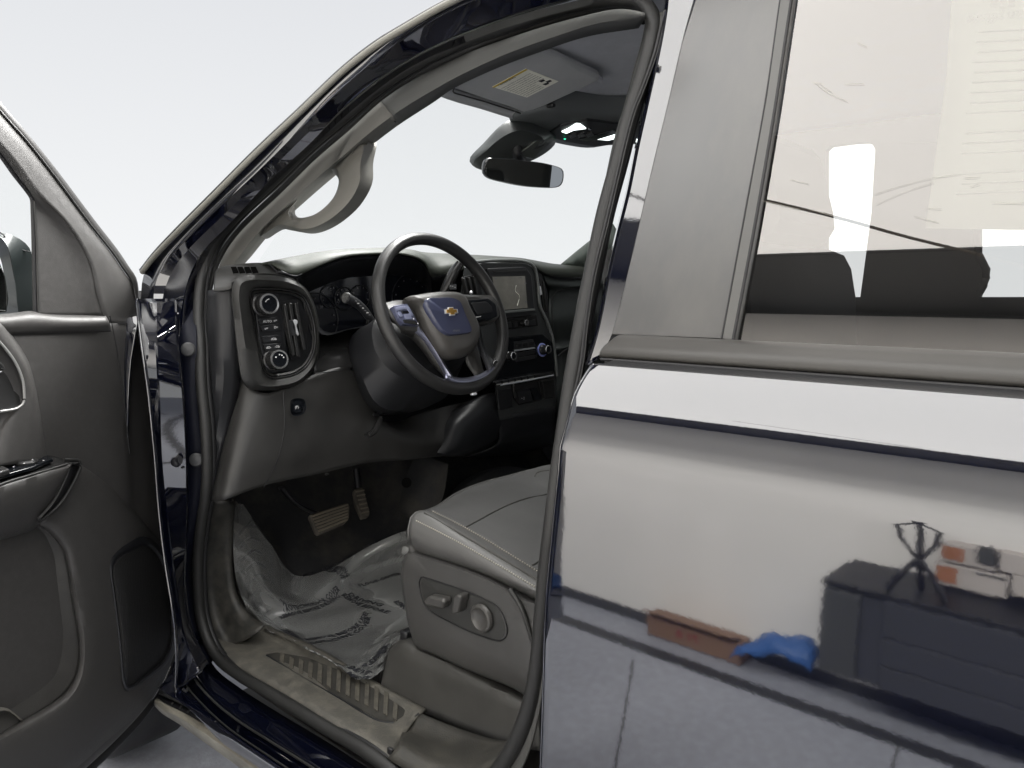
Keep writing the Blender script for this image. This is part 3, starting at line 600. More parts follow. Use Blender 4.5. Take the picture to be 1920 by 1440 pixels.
patch('cluster_surround', [px3([(562, 530, -1.39), (578, 600, -1.39), (588, 640, -1.39), (590, 700, -1.385)]), px3([(600, 627, -1.465), (604, 640, -1.43), (606, 665, -1.40), (606, 699, -1.385)]), px3([(655, 618, -1.465), (656, 640, -1.43), (656, 665, -1.40), (656, 691, -1.385)]), px3([(700, 611, -1.465), (690, 640, -1.43), (680, 665, -1.41), (676, 691, -1.40)])], PLS, DB, 16, 14, t=.003, ang=60)
patch('cluster_side', [px3([(556, 520, -1.39), (570, 560, -1.385), (584, 610, -1.39)]), px3([(578, 546, -1.44), (584, 580, -1.45), (596, 625, -1.45)])], PL, DB, 10, t=.002)
# parking brake switch
wps = lambda P, x: xl(P, x)
rings('brake_switch', [xl([(546, 750), (568, 748), (573, 755), (573, 770), (567, 777), (550, 779), (545, 772)], -1.362), xl([(549, 753), (566, 751), (570, 757), (570, 769), (565, 774), (552, 776), (548, 770)], -1.366), xl([(551, 755), (564, 753), (567, 758), (567, 768), (563, 772), (554, 773), (551, 769)], -1.362)], GLOSS, DB, 32, True)
text('switch_text', '(P)', X_(-1.3605)(553, 766), (0, 1, 0), (0, 0, 1), .006, WHITE, DB)
# dash end
patch('dash_end', [m(Y_(.035), [(388, 545), (386, 700), (390, 850), (392, 940)]), px3([(408, 540, -1.44), (410, 700, -1.44), (408, 850, -1.45), (400, 940, -1.45)]), px3([(440, 525, -1.42), (446, 640, -1.42), (452, 702, -1.43), (400, 940, -1.46)])], PLD, DB, 30, 8, t=.003)
# top of the pod with defroster outlet
dt = patch('pod_top', [px3([(400, 545, -1.43), (432, 541, -1.405), (434, 528, -1.39)]), px3([(402, 520, -1.46), (436, 518, -1.42), (460, 515, -1.385)]), px3([(410, 502, -1.50), (455, 499, -1.45), (520, 514, -1.385)]), px3([(450, 494, -1.52), (500, 494, -1.47), (553, 524, -1.385)])], PLG, DB, 18, 16, t=.003, ang=60)
DT = on(dt)
for k in range(5):
    a = 433+k*12.4
    P4 = [(a, 501.5), (a+9.5, 501), (a+14.5, 511.5), (a+4.5, 512.5)]
    P4 = pts(DT, P4)
    if len(P4) == 4: prism('defroster_slot', [p_+V((.0008, -.0004, .0012)) for p_ in P4], V((-.001, 0, -.002)), mat('void_black', (.001, .001, .001), .95, 0, 1.1), DB)
tube('top_seam', px3([(504, 495, -1.43), (512, 502, -1.41), (522, 512, -1.385)]), .0012, RUBD, DB, 10, 5)
# left pod: surround, rings, vent and switches
PO = [(440, 522), (434, 545), (438, 600), (445, 665), (453, 712), (463, 728), (482, 733), (530, 732), (566, 719), (595, 682), (600, 630), (595, 588), (582, 553), (566, 532), (530, 517), (492, 513), (458, 514)]
PI = [(470, 541), (466, 560), (472, 600), (480, 640), (488, 685), (495, 703), (508, 712), (525, 711), (555, 704), (577, 688), (592, 656), (592, 612), (584, 580), (572, 555), (556, 545), (535, 540), (492, 538)]
def shrink(P, k): c = (sum(p[0] for p in P)/len(P), sum(p[1] for p in P)/len(P)); return [(c[0]+(x-c[0])*k, c[1]+(y-c[1])*k) for x, y in P]
rings('pod_surround', [xl(PO, -1.44), xl(shrink(PO, .995), -1.40), xl(shrink(PO, .975), -1.378), xl([(a*.55+c*.45, b*.55+d*.45) for (a, b), (c, d) in zip(PO, PI)], -1.366), xl(PI, -1.372), xl(shrink(PI, .975), -1.385)], PLG, DB, 80, ang=60)
rings('bezel_ring', [xl(shrink(PI, .985), -1.383), xl(shrink(PI, .97), -1.376), xl(shrink(PI, .945), -1.377), xl(shrink(PI, .93), -1.388)], PLS, DB, 80, ang=40)
rings('bezel_ring', [xl(shrink(PI, .935), -1.388), xl(shrink(PI, .915), -1.381), xl(shrink(PI, .885), -1.383), xl(shrink(PI, .865), -1.40)], PLG, DB, 80, ang=40)
rings('switch_panel', [xl(shrink(PI, .93), -1.395), xl(shrink(PI, .5), -1.395)], PLD, DB, 60, True)
def slab(name, P, x, d, mt, bev=.001, rnd=.002, par=DB): return prism(name, xl(P, x), V((-d, 0, 0)), mt, par, bev, rnd)
slab('switch_plate', [(475, 549), (521, 546), (531, 600), (544, 696), (502, 702), (486, 640)], -1.388, .008, PLD, .002, .006)
slab('vent_recess', [(524, 567), (560, 560), (580, 600), (576, 640), (566, 672), (546, 676)], -1.387, .004, mat('vent_black', (.003, .003, .004), .6), .0005, .003)
for i, (x0, y0, x1, y1) in enumerate([(532, 571, 549, 666), (542, 569, 557, 668), (553, 569, 569, 655)]):
    slab('vent_vane', [(x0, y0), (x0+5, y0-1), (x1+5, y1), (x1, y1+1)], -1.374, .012, PLS, .001, .001)
slab('vent_slider', [(542, 602), (549, 600), (560, 632), (556, 628), (546, 630)], -1.374, .006, PLD)
rings('vent_tab', [xl([(549, 601), (553, 599), (558, 602), (558, 606), (556, 609), (559, 622), (561, 627), (558, 629), (555, 626), (553, 612), (551, 606)], -1.370), xl([(550, 602), (553, 600), (557, 603), (557, 606), (555, 609), (558, 622), (560, 626), (558, 628), (556, 625), (554, 612), (552, 606)], -1.366)], MT['chrome'], DB, 44, True)
KA = (1, -.05, .12)
def knob(px, py, x, r, par=DB, marks=True, d=.02, ring=mat('knob_chrome', (.6, .6, .6), .2, .9), face=GLOSS):
    c = X_(x)(px, py); k = lathe('knob', c, KA, [(r*1.12, 0), (r*1.14, .004), (r*1.0, .006), (r*.97, d)], PLS, par, 36)
    lathe('knob_ring', c+V(KA).normalized()*d, KA, [(r*.97, -.001), (r*.95, .0018), (r*.78, .0022), (r*.77, .0005)], ring, par, 36)
    lathe('knob_face', c+V(KA).normalized()*d, KA, [(r*.78, 0), (r*.77, .0015)], face, par, 30)
    return c+V(KA).normalized()*(d+.002)
c = knob(493, 572, -1.388, .0215, d=.026)
for k in range(4):
    a = math.radians(100+k*18); box('knob_mark', c+V((0, math.cos(a)*.009, math.sin(a)*.009)), .0008, .0022, .0014, WHITE, DB, 0)
c = knob(512, 675, -1.388, .0205, d=.026)
for k, a in enumerate((-60, 20, 55, 90, 150)):
    a = math.radians(a); lathe('knob_mark', c+V((0, math.cos(a)*.0095, math.sin(a)*.0095)), KA, [(.0016, 0), (.0014, .0006)], WHITE, DB, 8)
for P in ([(485, 600), (490, 596), (521, 594), (524, 606), (488, 609)], [(488, 611), (524, 607), (527, 619), (492, 622)], [(491, 631), (526, 628), (528, 640), (494, 643)], [(494, 646), (529, 643), (531, 655), (498, 658)]):
    slab('switch_button', P, -1.384, .006, PLD, .0008, .001)
    x0, y0 = P[-1]
    slab('button_edge', [(P[0][0]-.6, P[0][1]), (P[0][0]+.6, P[0][1]), (x0+.6, y0), (x0-.6, y0)], -1.3836, .004, PLS, 0, 0)
for (x, y, s_) in ((493, 605, 'AUTO'), (513, 603, 'o='), (496, 618, 'o='), (514, 616, 'D='), (508, 638, 'dOb'), (499, 654, 'dO-'), (515, 652, '-Ob')):
    text('button_print', s_, X_(-1.3832)(x, y), (0, 1, 0), (0, 0, 1), .0052, WHITE, DB)
# ---------------- centre stack
XS = -1.36
CS = [(870, 500), (905, 491), (985, 492), (1003, 502), (1012, 540), (1018, 585), (1034, 640), (1041, 690), (1044, 740), (1040, 770), (935, 790), (925, 700), (880, 640), (862, 560)]
rings('centre_stack', [xl(CS, XS-.08), xl(CS, XS-.012), xl(shrink(CS, .985), XS-.004), xl(shrink(CS, .5), XS-.004)], mat('stack_plastic', (.04, .043, .043), .4, 0, 1.5, .2, 800), DB, 80, True, ang=30, straight=True)
tube('stack_edge_trim', px3([(890, 491, XS), (935, 488, XS), (985, 491, XS), (1001, 500, XS), (1008, 528, XS), (1012, 572, XS), (1026, 604, XS), (1036, 634, XS), (1041, 668, XS), (1044, 705, XS)]), .0045, mat('stack_trim', (.2, .21, .205), .35, .4), DB, 60, 8)
scr = slab('screen_bezel', [(915, 503), (986, 500), (997, 516), (1003, 582), (940, 592), (925, 560)], XS+.008, .014, PLD, .003, .006)
slab('screen_hood_line', [(922, 507), (984, 504), (988, 508), (926, 511)], XS+.0095, .002, PLS, .0005, .001, scr)
slab('display', [(924, 519), (984.5, 517.5), (989, 577), (941, 581), (930, 560)], XS+.010, .003, SCREEN, 0, 0, scr)
for (x, y) in ((928, 521), (975, 519), (983, 530), (984, 565)): slab('display_icon', [(x, y), (x+4, y), (x+4, y+2), (x, y+2)], XS+.0105, .0005, DIM, 0, 0, scr)
tube('display_map_line', px3([(970, 573, XS+.0103), (974, 555, XS+.0103), (966, 545, XS+.0103), (968, 535, XS+.0103)]), .0008, PAPER, scr, 12, 4)
slab('shelf', [(940, 588), (1004, 582), (1005, 587), (944, 594)], XS+.016, .02, PLD, .0015, .002)
slab('shelf_lip', [(940, 584), (1003, 579), (1004, 582), (941, 588)], XS+.018, .02, mat('lip_grey', (.12, .13, .125), .4), .001, .001)
slab('radio_strip', [(948, 597), (1006, 590), (1009, 611), (950, 618)], XS+.006, .008, PLS, .001, .003)
for x in (956, 967, 994, 1001): slab('radio_button', [(x-4, 602-(x-980)*.1), (x+3, 601-(x-980)*.1), (x+4, 611-(x-980)*.1), (x-3, 612-(x-980)*.1)], XS+.0095, .004, PLD, .0006, .001)
knob(980, 606, XS+.006, .0085, d=.014, face=PLS)
# silver band between the strip and climate panel
slab('climate_surround', [(944, 634), (1018, 626), (1036, 642), (1041, 690), (1038, 702), (928, 716), (926, 690)], XS+.003, .006, GLOSS, .002, .006)
slab('climate_buttons', [(964, 641), (1000, 636), (1004, 648), (1003, 650), (965, 655)], XS+.006, .004, PLD, .001, .002)
for k in range(3): slab('climate_button', [(968+k*12, 645-k*1.5), (977+k*12, 644-k*1.5), (977+k*12, 650-k*1.5), (968+k*12, 651-k*1.5)], XS+.0075, .003, PLS, .0005, .001)
slab('climate_bar', [(966, 656), (1003, 651), (1004, 653.5), (966, 659)], XS+.0075, .004, mat('bar_silver', (.5, .52, .55), .3, .5), .0004, 0)
for k in range(2): slab('climate_button', [(968, 662+k*9), (1004, 656+k*9), (1004, 663+k*9), (968, 670+k*9)], XS+.006, .004, PLD, .0006, .001)
knob(954, 668, XS+.004, .012, d=.018)
lathe('temperature_dot', X_(XS+.026)(949, 661), (1, 0, 0), [(.002, 0), (.001, .001)], mat('orange_dot', (.6, .2, .1), .5), DB, 8)
c = X_(XS+.004)(1016, 656); lathe('knob_halo', c, KA, [(.0195, 0), (.0195, .003), (.0165, .004), (.016, .001)], mat('halo_blue', (.35, .4, .85), .3, .4), DB, 36)
knob(1017, 656, XS+.006, .0125, d=.022)
slab('button_bar', [(924, 716), (1036, 697), (1038, 703), (1037, 706), (939, 724), (930, 722)], XS+.016, .02, PLS, .001, .002)
for k in range(6):
    x = 929+k*12.2; y = 716-k*2.15
    slab('toggle_key', [(x, y), (x+10, y-1.8), (x+12, y+3.5), (x+4, y+5)], XS+.022, .012, PLD, .001, .001)
    slab('key_edge', [(x+3, y+4.5), (x+11, y+3), (x+11.5, y+4.8), (x+4, y+6.3)], XS+.0235, .004, mat('key_silver', (.4, .4, .38), .35, .5), .0003, 0)
slab('toggle_key', [(1003, 703), (1035, 697), (1037, 701), (1006, 707)], XS+.022, .012, PLS, .001, .001)
tube('bar_lip', px3([(939, 722, XS+.022), (990, 713, XS+.022), (1037, 704, XS+.022)]), .0025, mat('bar_silver', (.5, .5, .5)), DB, 12, 8)
slab('bin_door', [(933, 732), (960, 729), (962, 764), (936, 770)], XS+.004, .008, PLD, .0015, .003)
slab('usb_recess', [(962, 716), (1008, 709), (1018, 748), (1012, 752), (974, 760), (965, 745)], XS+.004, .008, PLS, .002, .004)
slab('usb_panel', [(969, 734), (994, 730), (999, 751), (976, 757)], XS+.012, .012, PLD, .001, .002)
text('usb_print', '<- []', X_(XS+.0125)(977, 749), (0, 1, .02), (0, 0, 1), .006, WHITE, DB)
slab('socket_cover', [(995, 729), (1006, 727), (1015, 742), (1014, 749), (1003, 750)], XS+.014, .014, GLOSS, .002, .002)
slab('bin_door', [(1018, 714), (1039, 710), (1041, 745), (1022, 748)], XS+.008, .014, PLS, .002, .003)
slab('bin_lip', [(1014, 712), (1039, 707), (1040, 712), (1016, 716)], XS+.016, .02, PLG, .001, .001)
# left centre vent beside the shifter
slab('vent_recess', [(866, 520), (896, 512), (905, 552), (872, 562)], XS-.002, .004, mat('vent_black', (0, 0, 0)), .001, .003)
for k in range(3): slab('vent_vane', [(870+k*9, 522-k*2), (873+k*9, 521-k*2), (880+k*9, 556-k*2), (877+k*9, 557-k*2)], XS+.008, .012, PLS, .001, 0)
lathe('vent_tab', X_(XS+.012)(882, 549), KA, [(.004, 0), (.005, .003), (.002, .006)], MT['chrome'], DB, 12)
# right centre vent
slab('vent_recess', [(1003, 507), (1016, 515), (1027, 548), (1029, 605), (1014, 580), (1009, 545)], XS-.006, .004, mat('vent_black', (0, 0, 0)), .001, .003)
slab('vent_tab', [(1010, 538), (1014, 536), (1017, 552), (1013, 554)], XS+.0, .004, MT['chrome'], .0008, 0)
for k in range(2): slab('vent_vane', [(1013+k*6, 522+k*6), (1015+k*6, 522+k*6), (1022+k*4, 585), (1020+k*4, 583)], XS-.001, .006, PLS, .0005, 0)
# passenger dash
XQ = -1.38
DGR = mat('passenger_dash', (.032, .038, .036), .42, 0, 1.5, .3, 800, .15, 8)
patch('passenger_dash', [px3([(1016, 508, -1.40), (1050, 511, -1.42), (1150, 512, -1.42), (1260, 514, -1.42)]), px3([(1026, 530, -1.38), (1056, 535, -1.38), (1150, 528, -1.38), (1260, 525, -1.38)]), px3([(1030, 546, XQ-.02), (1056, 547, XQ-.02), (1150, 538, XQ-.02), (1260, 534, XQ-.02)]),
  px3([(1030, 600, XQ), (1056, 598, XQ), (1150, 590, XQ), (1260, 580, XQ)]), px3([(1038, 645, XQ-.02), (1056, 643, XQ-.02), (1150, 630, XQ-.02), (1260, 615, XQ-.02)]), px3([(1042, 655, XQ), (1060, 650, XQ), (1150, 637, XQ), (1260, 620, XQ)]), px3([(1043, 664, XQ-.02), (1060, 660, XQ-.02), (1150, 645, XQ-.02), (1260, 630, XQ-.02)]), px3([(1044, 740, XQ-.01), (1060, 738, XQ-.01), (1150, 710, XQ-.01), (1260, 690, XQ-.01)]), px3([(1044, 820, XQ-.05), (1060, 815, XQ-.05), (1150, 790, XQ-.05), (1260, 780, XQ-.05)])], DGR, DB, 20, 50, t=.004, ang=60)
tube('dash_groove', px3([(1038, 640, XQ+.004), (1036, 560, XQ-.005), (1042, 548, XQ-.008), (1150, 539, XQ-.008)]), .0016, PLG, DB, 24, 6)
tube('dash_groove', px3([(1046, 668, XQ-.004), (1062, 655, XQ+.006), (1150, 640, XQ+.006)]), .003, RUBD, DB, 24, 6)
# lower centre column
patch('lower_console', [px3([(815, 800, -1.42), (850, 770, -1.40), (905, 740, -1.38), (935, 735, -1.375)]), px3([(812, 830, -1.40), (850, 800, -1.36), (905, 770, -1.36), (940, 770, -1.37)]), px3([(800, 846, -1.38), (840, 850, -1.35), (890, 838, -1.36), (960, 790, -1.38)]), px3([(798, 850, -1.42), (842, 856, -1.42), (895, 850, -1.42), (970, 815, -1.42)])], PLD, DB, 24, 20, t=.003)
patch('console_skirt', [px3([(930, 780, -1.37), (980, 772, -1.36), (1042, 762, -1.36)]), px3([(935, 830, -1.38), (980, 815, -1.38), (1040, 800, -1.38)]), px3([(870, 860, -1.46), (980, 850, -1.46), (1045, 830, -1.46)])], PLD, DB, 16, 10, t=.003)
box('ignition_bezel', X_(-1.34)(888, 739), .01, .02, .008, MT['chrome'], DB, .004)
box('latch', X_(-1.345)(613, 889), .006, .008, .004, PLG, DB, .002)
# ---------------- footwell: floor, toe board, tunnel, pedals
FR = []
for (x, z) in ((-.3, .53), (-.9, .53), (-1.3, .53), (-1.5, .535), (-1.6, .56), (-1.72, .66), (-1.86, .82), (-1.95, 1.0)):
    FR.append([V((x, y, z+dz)) for y, dz in ((.03, .0), (.12, 0), (.3, 0), (.5, 0), (.62, .01), (.68, .06), (.71, .16), (.78, .2), (1.0, .2), (1.2, .05), (1.5, 0))])
fl = patch('floor_carpet', FR, CARP, TK, 60, 40, t=.005, face_cam=False, ang=70)
patch('firewall', [[V((-1.95, -.0, .5)), V((-1.95, 1.6, .5))], [V((-1.96, -.0, 1.35)), V((-1.96, 1.6, 1.35))]], RUBD, fl, 4, t=.01)
patch('tunnel_side', [px3([(780, 850, -1.50), (760, 900, -1.52), (745, 960, -1.56)]), px3([(840, 870, -1.40), (830, 930, -1.40), (800, 990, -1.42)])], CARP, fl, 12, t=.005)
lathe('carpet_grommet', X_(-1.44)(762, 905), (1, -1, .3), [(.013, -.003), (.012, .001)], mat('grommet_black', (.002, .002, .002), .95, 0, 1.2), fl, 20)
# kick panel (left foot side)
patch('kick_panel', [m(Y_(.02), [(396, 938), (378, 1000), (374, 1060), (378, 1120), (388, 1165), (402, 1200)]), m(Y_(.045), [(425, 940), (400, 1000), (394, 1060), (398, 1120), (410, 1170), (430, 1210)]), m(Y_(.075), [(438, 940), (433, 1000), (432, 1060), (440, 1120), (458, 1160), (482, 1185)]), m(Y_(.09), [(442, 935), (438, 1000), (438, 1060), (448, 1115), (468, 1150), (495, 1172)])], mat('kick_plastic', (.02, .02, .018), .48, 0, 1.5, .4, 700, 1.0, 40, (.055, .051, .043)), TK, 34, 14, t=.004, ang=60)
# dead pedal
dp = patch('foot_rest', [px3([(438, 935, -1.64), (436, 1000, -1.62), (438, 1060, -1.60), (446, 1120, -1.58), (470, 1165, -1.56)]), px3([(462, 960, -1.66), (462, 1010, -1.64), (470, 1060, -1.62), (485, 1110, -1.60), (510, 1150, -1.59)]), px3([(450, 950, -1.68), (500, 1030, -1.68), (530, 1080, -1.68), (550, 1120, -1.68), (560, 1150, -1.68)]), px3([(455, 945, -1.74), (508, 1020, -1.74), (548, 1075, -1.74), (562, 1110, -1.74), (570, 1150, -1.74)])], mat('foot_rest_rubber', (.06, .058, .052), .6, 0, 1.5, .4, 300, 1.2, 20, (.17, .155, .13)), fl, 26, 14, t=.005, ang=60)
for k in range(7):
    y = 990+k*23; tube('rest_rib', px3([(446+k*4, y+14, -1.607+k*.003), (464+k*5, y-4, -1.62+k*.003), (478+k*6, y-2+k*2, -1.635+k*.002)]), .006, PLG, dp, 10, 8, flat=.6)
bp = empty('brake_pedal', 0, par=TK)
PB = [(580, 965), (650, 942), (656, 948), (655, 972), (648, 980), (600, 1001), (594, 998)]
def pedpl(x): return P_((x, .4, .76), V((.75, 0, .66)).normalized())
prism('pedal_pad', m(pedpl(-1.60), PB), V((-.012, 0, -.01)), PEDAL, bp, .003, .006)
for k in range(6):
    a0, b0 = 582+k*2.4, 968+k*5.6; a1, b1 = 653-k*.2, 946+k*5.6
    tube('pad_ridge', [pedpl(-1.597)(a0+3, b0), pedpl(-1.597)(a1-1, b1)], .0028, PEDR, bp, 4, 8)
tube('pedal_arm', [X_(-1.66)(527, 914), X_(-1.67)(545, 935), X_(-1.66)(575, 955), X_(-1.63)(612, 968)], .009, METD, bp, 20, 10, flat=.6)
apd = empty('accelerator_pedal', 0, par=TK)
prism('pedal_pad', m(P_((-1.68, .5, .8), V((.8, -.1, .6)).normalized()), [(664, 918), (680, 912), (694, 960), (692, 968), (680, 971), (668, 945)]), V((-.012, 0, -.01)), PEDAL, apd, .003, .004)
for k in range(6): tube('pad_ridge', [P_((-1.677, .5, .8), V((.8, -.1, .6)).normalized())(667+k*2.3, 922+k*8), P_((-1.677, .5, .8), V((.8, -.1, .6)).normalized())(683+k*1.6, 919+k*8)], .0022, PEDR, apd, 4, 6)
tube('pedal_arm', [X_(-1.76)(668, 880), X_(-1.74)(672, 915)], .01, METD, apd, 6, 8)
# ---------------- door sill trim
SA = [(390, 1195), (410, 1228), (450, 1258), (502, 1289), (562, 1325), (622, 1361), (684, 1398), (735, 1432)]
SB = [(412, 1170), (440, 1190), (480, 1212), (540, 1244), (600, 1280), (660, 1318), (712, 1348), (760, 1374)]
SC = [(440, 1150), (468, 1172), (505, 1192), (560, 1220), (620, 1252), (680, 1290), (735, 1318), (785, 1340)]
SD = [(462, 1140), (485, 1160), (520, 1180), (575, 1204), (635, 1236), (695, 1272), (750, 1302), (800, 1328)]
ss = patch('door_sill_trim', [m(Y_(.006), SA), m(Y_(.014), [(a*.85+c*.15, b*.85+d*.15-3) for (a, b), (c, d) in zip(SA, SB)]), m(Y_(.075), SB), m(Y_(.12), SC), m(Y_(.13), [(a*.4+c*.6, b*.4+d*.6) for (a, b), (c, d) in zip(SC, SD)]), m(Y_(.145), SD)], SILL, TK, 50, 16, t=.004, ang=50)
# recessed tread insert with raised blocks
def sillpt(px, py): # on plane fitted to the trim
    return SP(px, py)
a_, b_, c_ = Y_(.078)(600, 1281), Y_(.078)(712, 1348), Y_(.118)(620, 1256)
nn_ = (b_-a_).cross(c_-a_).normalized(); nn_ = nn_ if nn_.z > 0 else -nn_
SP = P_(a_+nn_*.0045, nn_); SP2 = P_(a_+nn_*.007, nn_)
TI = [(500, 1226), (520, 1223), (575, 1232), (640, 1258), (700, 1290), (760, 1330), (756, 1342), (738, 1353), (712, 1350), (640, 1309), (570, 1270), (520, 1243)]
prism('tread_insert', m(SP, TI), nn_*-.004, TREAD, ss, .0005, 0)
for k in range(13):
    t = k/12; x = 524+t*212; yl = 1246+t*104-(4 if k > 0 else 8); hgt = 16+min(t*60, 30)*.9-(12 if k == 12 else 0)
    prism('tread_block', m(SP2, [(x, yl-1), (x+2, yl-hgt), (x+10, yl-hgt+5), (x+8, yl+4)]), nn_*-.004, mat('tread_block_dusty', (.07, .064, .05), .6, 0, 1.5, .5, 300, .7, 60, (.035, .032, .027)), ss, .001, .002)
tube('insert_step', m(SP, [(500, 1228), (560, 1266), (640, 1311), (712, 1352), (738, 1355)]), .0018, PLD, ss, 30, 6)
# rear sill piece
patch('rear_sill_trim', [m(Y_(.004), [(726, 1422), (790, 1462), (860, 1500), (940, 1500)]), m(Y_(.02), [(745, 1400), (800, 1432), (860, 1455), (930, 1440)]), m(Y_(.06), [(752, 1378), (820, 1408), (890, 1422), (940, 1410)]), m(Y_(.10), [(765, 1360), (830, 1384), (900, 1396), (960, 1394)]), m(Y_(.12), [(790, 1338), (850, 1362), (920, 1384), (975, 1392)])], mat('rear_sill', (.034, .033, .029), .48, 0, 1.5, .6, 420, 1.0, 22, (.062, .058, .048)), TK, 30, 14, t=.004, ang=50)
tube('sill_joint', [Y_(.008)(716, 1428), Y_(.03)(722, 1410), Y_(.06)(742, 1384), Y_(.1)(765, 1358), Y_(.122)(786, 1338)], .0028, RUBD, ss, 20, 6)
box('sill_clip_gap', Y_(.012)(732, 1408), .012, .006, .012, RUBD, ss, .002)
for dy in (0, 8, 15): tube('sill_rib', [Y_(.012)(735, 1424+dy), Y_(.012)(790, 1452+dy), Y_(.012)(850, 1478+dy)], .0016, PLG, ss, 12, 5)
# ---------------- driver seat
ST = empty('driver_seat', 0, par=TK)
RS = [(728, 1222), (742, 1206), (760, 1200), (800, 1218), (860, 1246), (920, 1276), (985, 1308), (1010, 1320)]
RS1 = [(726, 1232), (740, 1220), (758, 1213), (800, 1230), (860, 1258), (920, 1288), (985, 1320), (1010, 1332)]
RS2 = [(712, 1290), (735, 1308), (780, 1330), (850, 1360), (900, 1380), (960, 1400), (990, 1405), (1012, 1408)]
patch('seat_riser', [[p+V((0, .08, .0)) for p in m(Y_(.19), RS)], m(Y_(.17), RS), m(Y_(.155), RS1), m(Y_(.148), [(a*.5+c*.5, b*.5+d*.5) for (a, b), (c, d) in zip(RS1, RS2)]), m(Y_(.142), RS2)], mat('riser_plastic', (.04, .039, .036), .42, 0, 1.5, .4, 900, .4, 12), ST, 40, 18, t=.004, ang=60)
patch('riser_front', [m(Y_(.17), [(742, 1206), (728, 1225), (716, 1262), (712, 1290)]), [p+V((0, .35, 0)) for p in m(Y_(.17), [(742, 1206), (728, 1225), (716, 1262), (712, 1290)])]], PL, ST, 12, t=.004)
tube('seat_track', [Y_(.19)(758, 1194), Y_(.19)(860, 1243), Y_(.19)(1010, 1318)], .009, METD, ST, 20, 10)
box('track_cap', Y_(.185)(764, 1190), .02, .024, .02, PLD, ST, .004)
SHO = [(752, 1070), (757, 1046), (768, 1034), (790, 1040), (860, 1062), (920, 1085), (960, 1107), (985, 1122), (1040, 1150), (1040, 1330), (960, 1290), (880, 1258), (810, 1226), (780, 1212), (768, 1180), (758, 1130)]
yS = .15
sh_ = rings('side_shield', [[p+V((0, .06, 0)) for p in m(Y_(yS+.012), SHO)], m(Y_(yS+.012), SHO), m(Y_(yS+.002), shrink(SHO, .975)), m(Y_(yS-.004), shrink(SHO, .93)), m(Y_(yS-.004), shrink(SHO, .5))], SEATV if False else mat('shield_plastic', (.055, .054, .052), .38, 0, 1.5, .35, 900, .15, 9, bdist=.0006), ST, 80, True, ang=60)
SW = [(786, 1092), (790, 1082), (800, 1084), (860, 1104), (905, 1122), (936, 1142), (951, 1180), (948, 1194), (938, 1201), (900, 1192), (850, 1170), (800, 1140), (792, 1125)]
rings('switch_recess', [m(Y_(yS-.0055), SW), m(Y_(yS-.003), shrink(SW, .975)), m(Y_(yS-.0045), shrink(SW, .95)), m(Y_(yS-.0045), shrink(SW, .4))], mat('recess_plastic', (.034, .034, .032), .42, 0, 1.5, .3, 900), ST, 60, True, ang=25)
tube('recess_outline', m(Y_(yS-.0052), SW), .0012, RUBD, ST, 80, 6, True, ends=False)
def yslab(name, P, y, d, mt, bev=.002, rnd=.003): return prism(name, m(Y_(y), P), V((0, d, 0)), mt, ST, bev, rnd)
SWM = mat('seat_switch_grey', (.07, .068, .064), .3, .2, 1.5)
yslab('seat_switch', [(794, 1126), (803, 1118), (830, 1123), (833, 1130), (828, 1143), (797, 1136)], .126, .02, SWM, .004, .004)
yslab('seat_switch', [(850, 1120), (856, 1115), (863, 1118), (864, 1124), (858, 1150), (850, 1152), (846, 1148)], .126, .02, SWM, .004, .003)
cL = Y_(yS-.006)(905, 1158); cA = (0, -1, 0)
lathe('lumbar_button', cL, cA, [(.0235, 0), (.0245, .003), (.0225, .007), (.019, .008), (.016, .006), (.006, .0045), (.001, .0045)], SWM, ST, 40)
tube('shield_crease', [Y_(yS-.008)(956, 1104), Y_(yS-.008)(978, 1140), Y_(yS-.006)(995, 1190), Y_(yS-.004)(1010, 1240)], .004, PLG, ST, 20, 8)
# cushion: lofted lengthwise, section runs side -> top
def crow(P): return [f if isinstance(f, Vector) else f for f in P]
c_bot = m(Y_(.172), [(771, 1030), (790, 1042), (860, 1064), (930, 1090), (1010, 1128), (1060, 1150)])
c_mid = m(Y_(.150), [(768, 1000), (785, 1012), (860, 1044), (930, 1074), (1010, 1112), (1060, 1135)])
c_st = m(Y_(.158), [(770, 975), (782, 976), (860, 1016), (930, 1056), (1010, 1103), (1060, 1130)])
c_sh = m(Y_(.175), [(780, 962), (796, 962), (865, 1002), (935, 1044), (1012, 1090), (1060, 1116)])
c_sm = m(Y_(.215), [(800, 957), (812, 960), (872, 990), (940, 1030), (1014, 1076), (1060, 1104)])
def top(y, P): return m(Y_(y), P)
c_t1 = top(.27, [(822, 948), (840, 950), (885, 968), (950, 1000), (1016, 1038), (1070, 1068)])
c_t2 = top(.36, [(858, 924), (872, 926), (910, 938), (960, 958), (1020, 985), (1080, 1015)])
c_t3 = top(.46, [(905, 905), (918, 906), (945, 915), (985, 930), (1030, 948), (1090, 970)])
c_t4 = top(.55, [(955, 892), (965, 893), (988, 902), (1015, 912), (1045, 925), (1110, 945)])
c_t5 = top(.62, [(1000, 880), (1008, 876), (1025, 878), (1045, 884), (1075, 895), (1120, 915)])
c_t6 = top(.69, [(1040, 872), (1048, 868), (1060, 872), (1080, 880), (1100, 890), (1150, 905)])
cush = patch('cushion_side', [c_bot, c_mid, c_st, c_sh, c_sm], SEATV, ST, 40, 22, t=.004, ang=70)
ctop = patch('cushion_top', [c_sm, c_t1, c_t2, c_t3, c_t4, c_t5, c_t6], SEATC, ST, 40, 36, t=.004, ang=70)
fr = [r[0] for r in (c_bot, c_mid, c_st, c_sh, c_sm, c_t1, c_t2, c_t3, c_t4, c_t5, c_t6)]
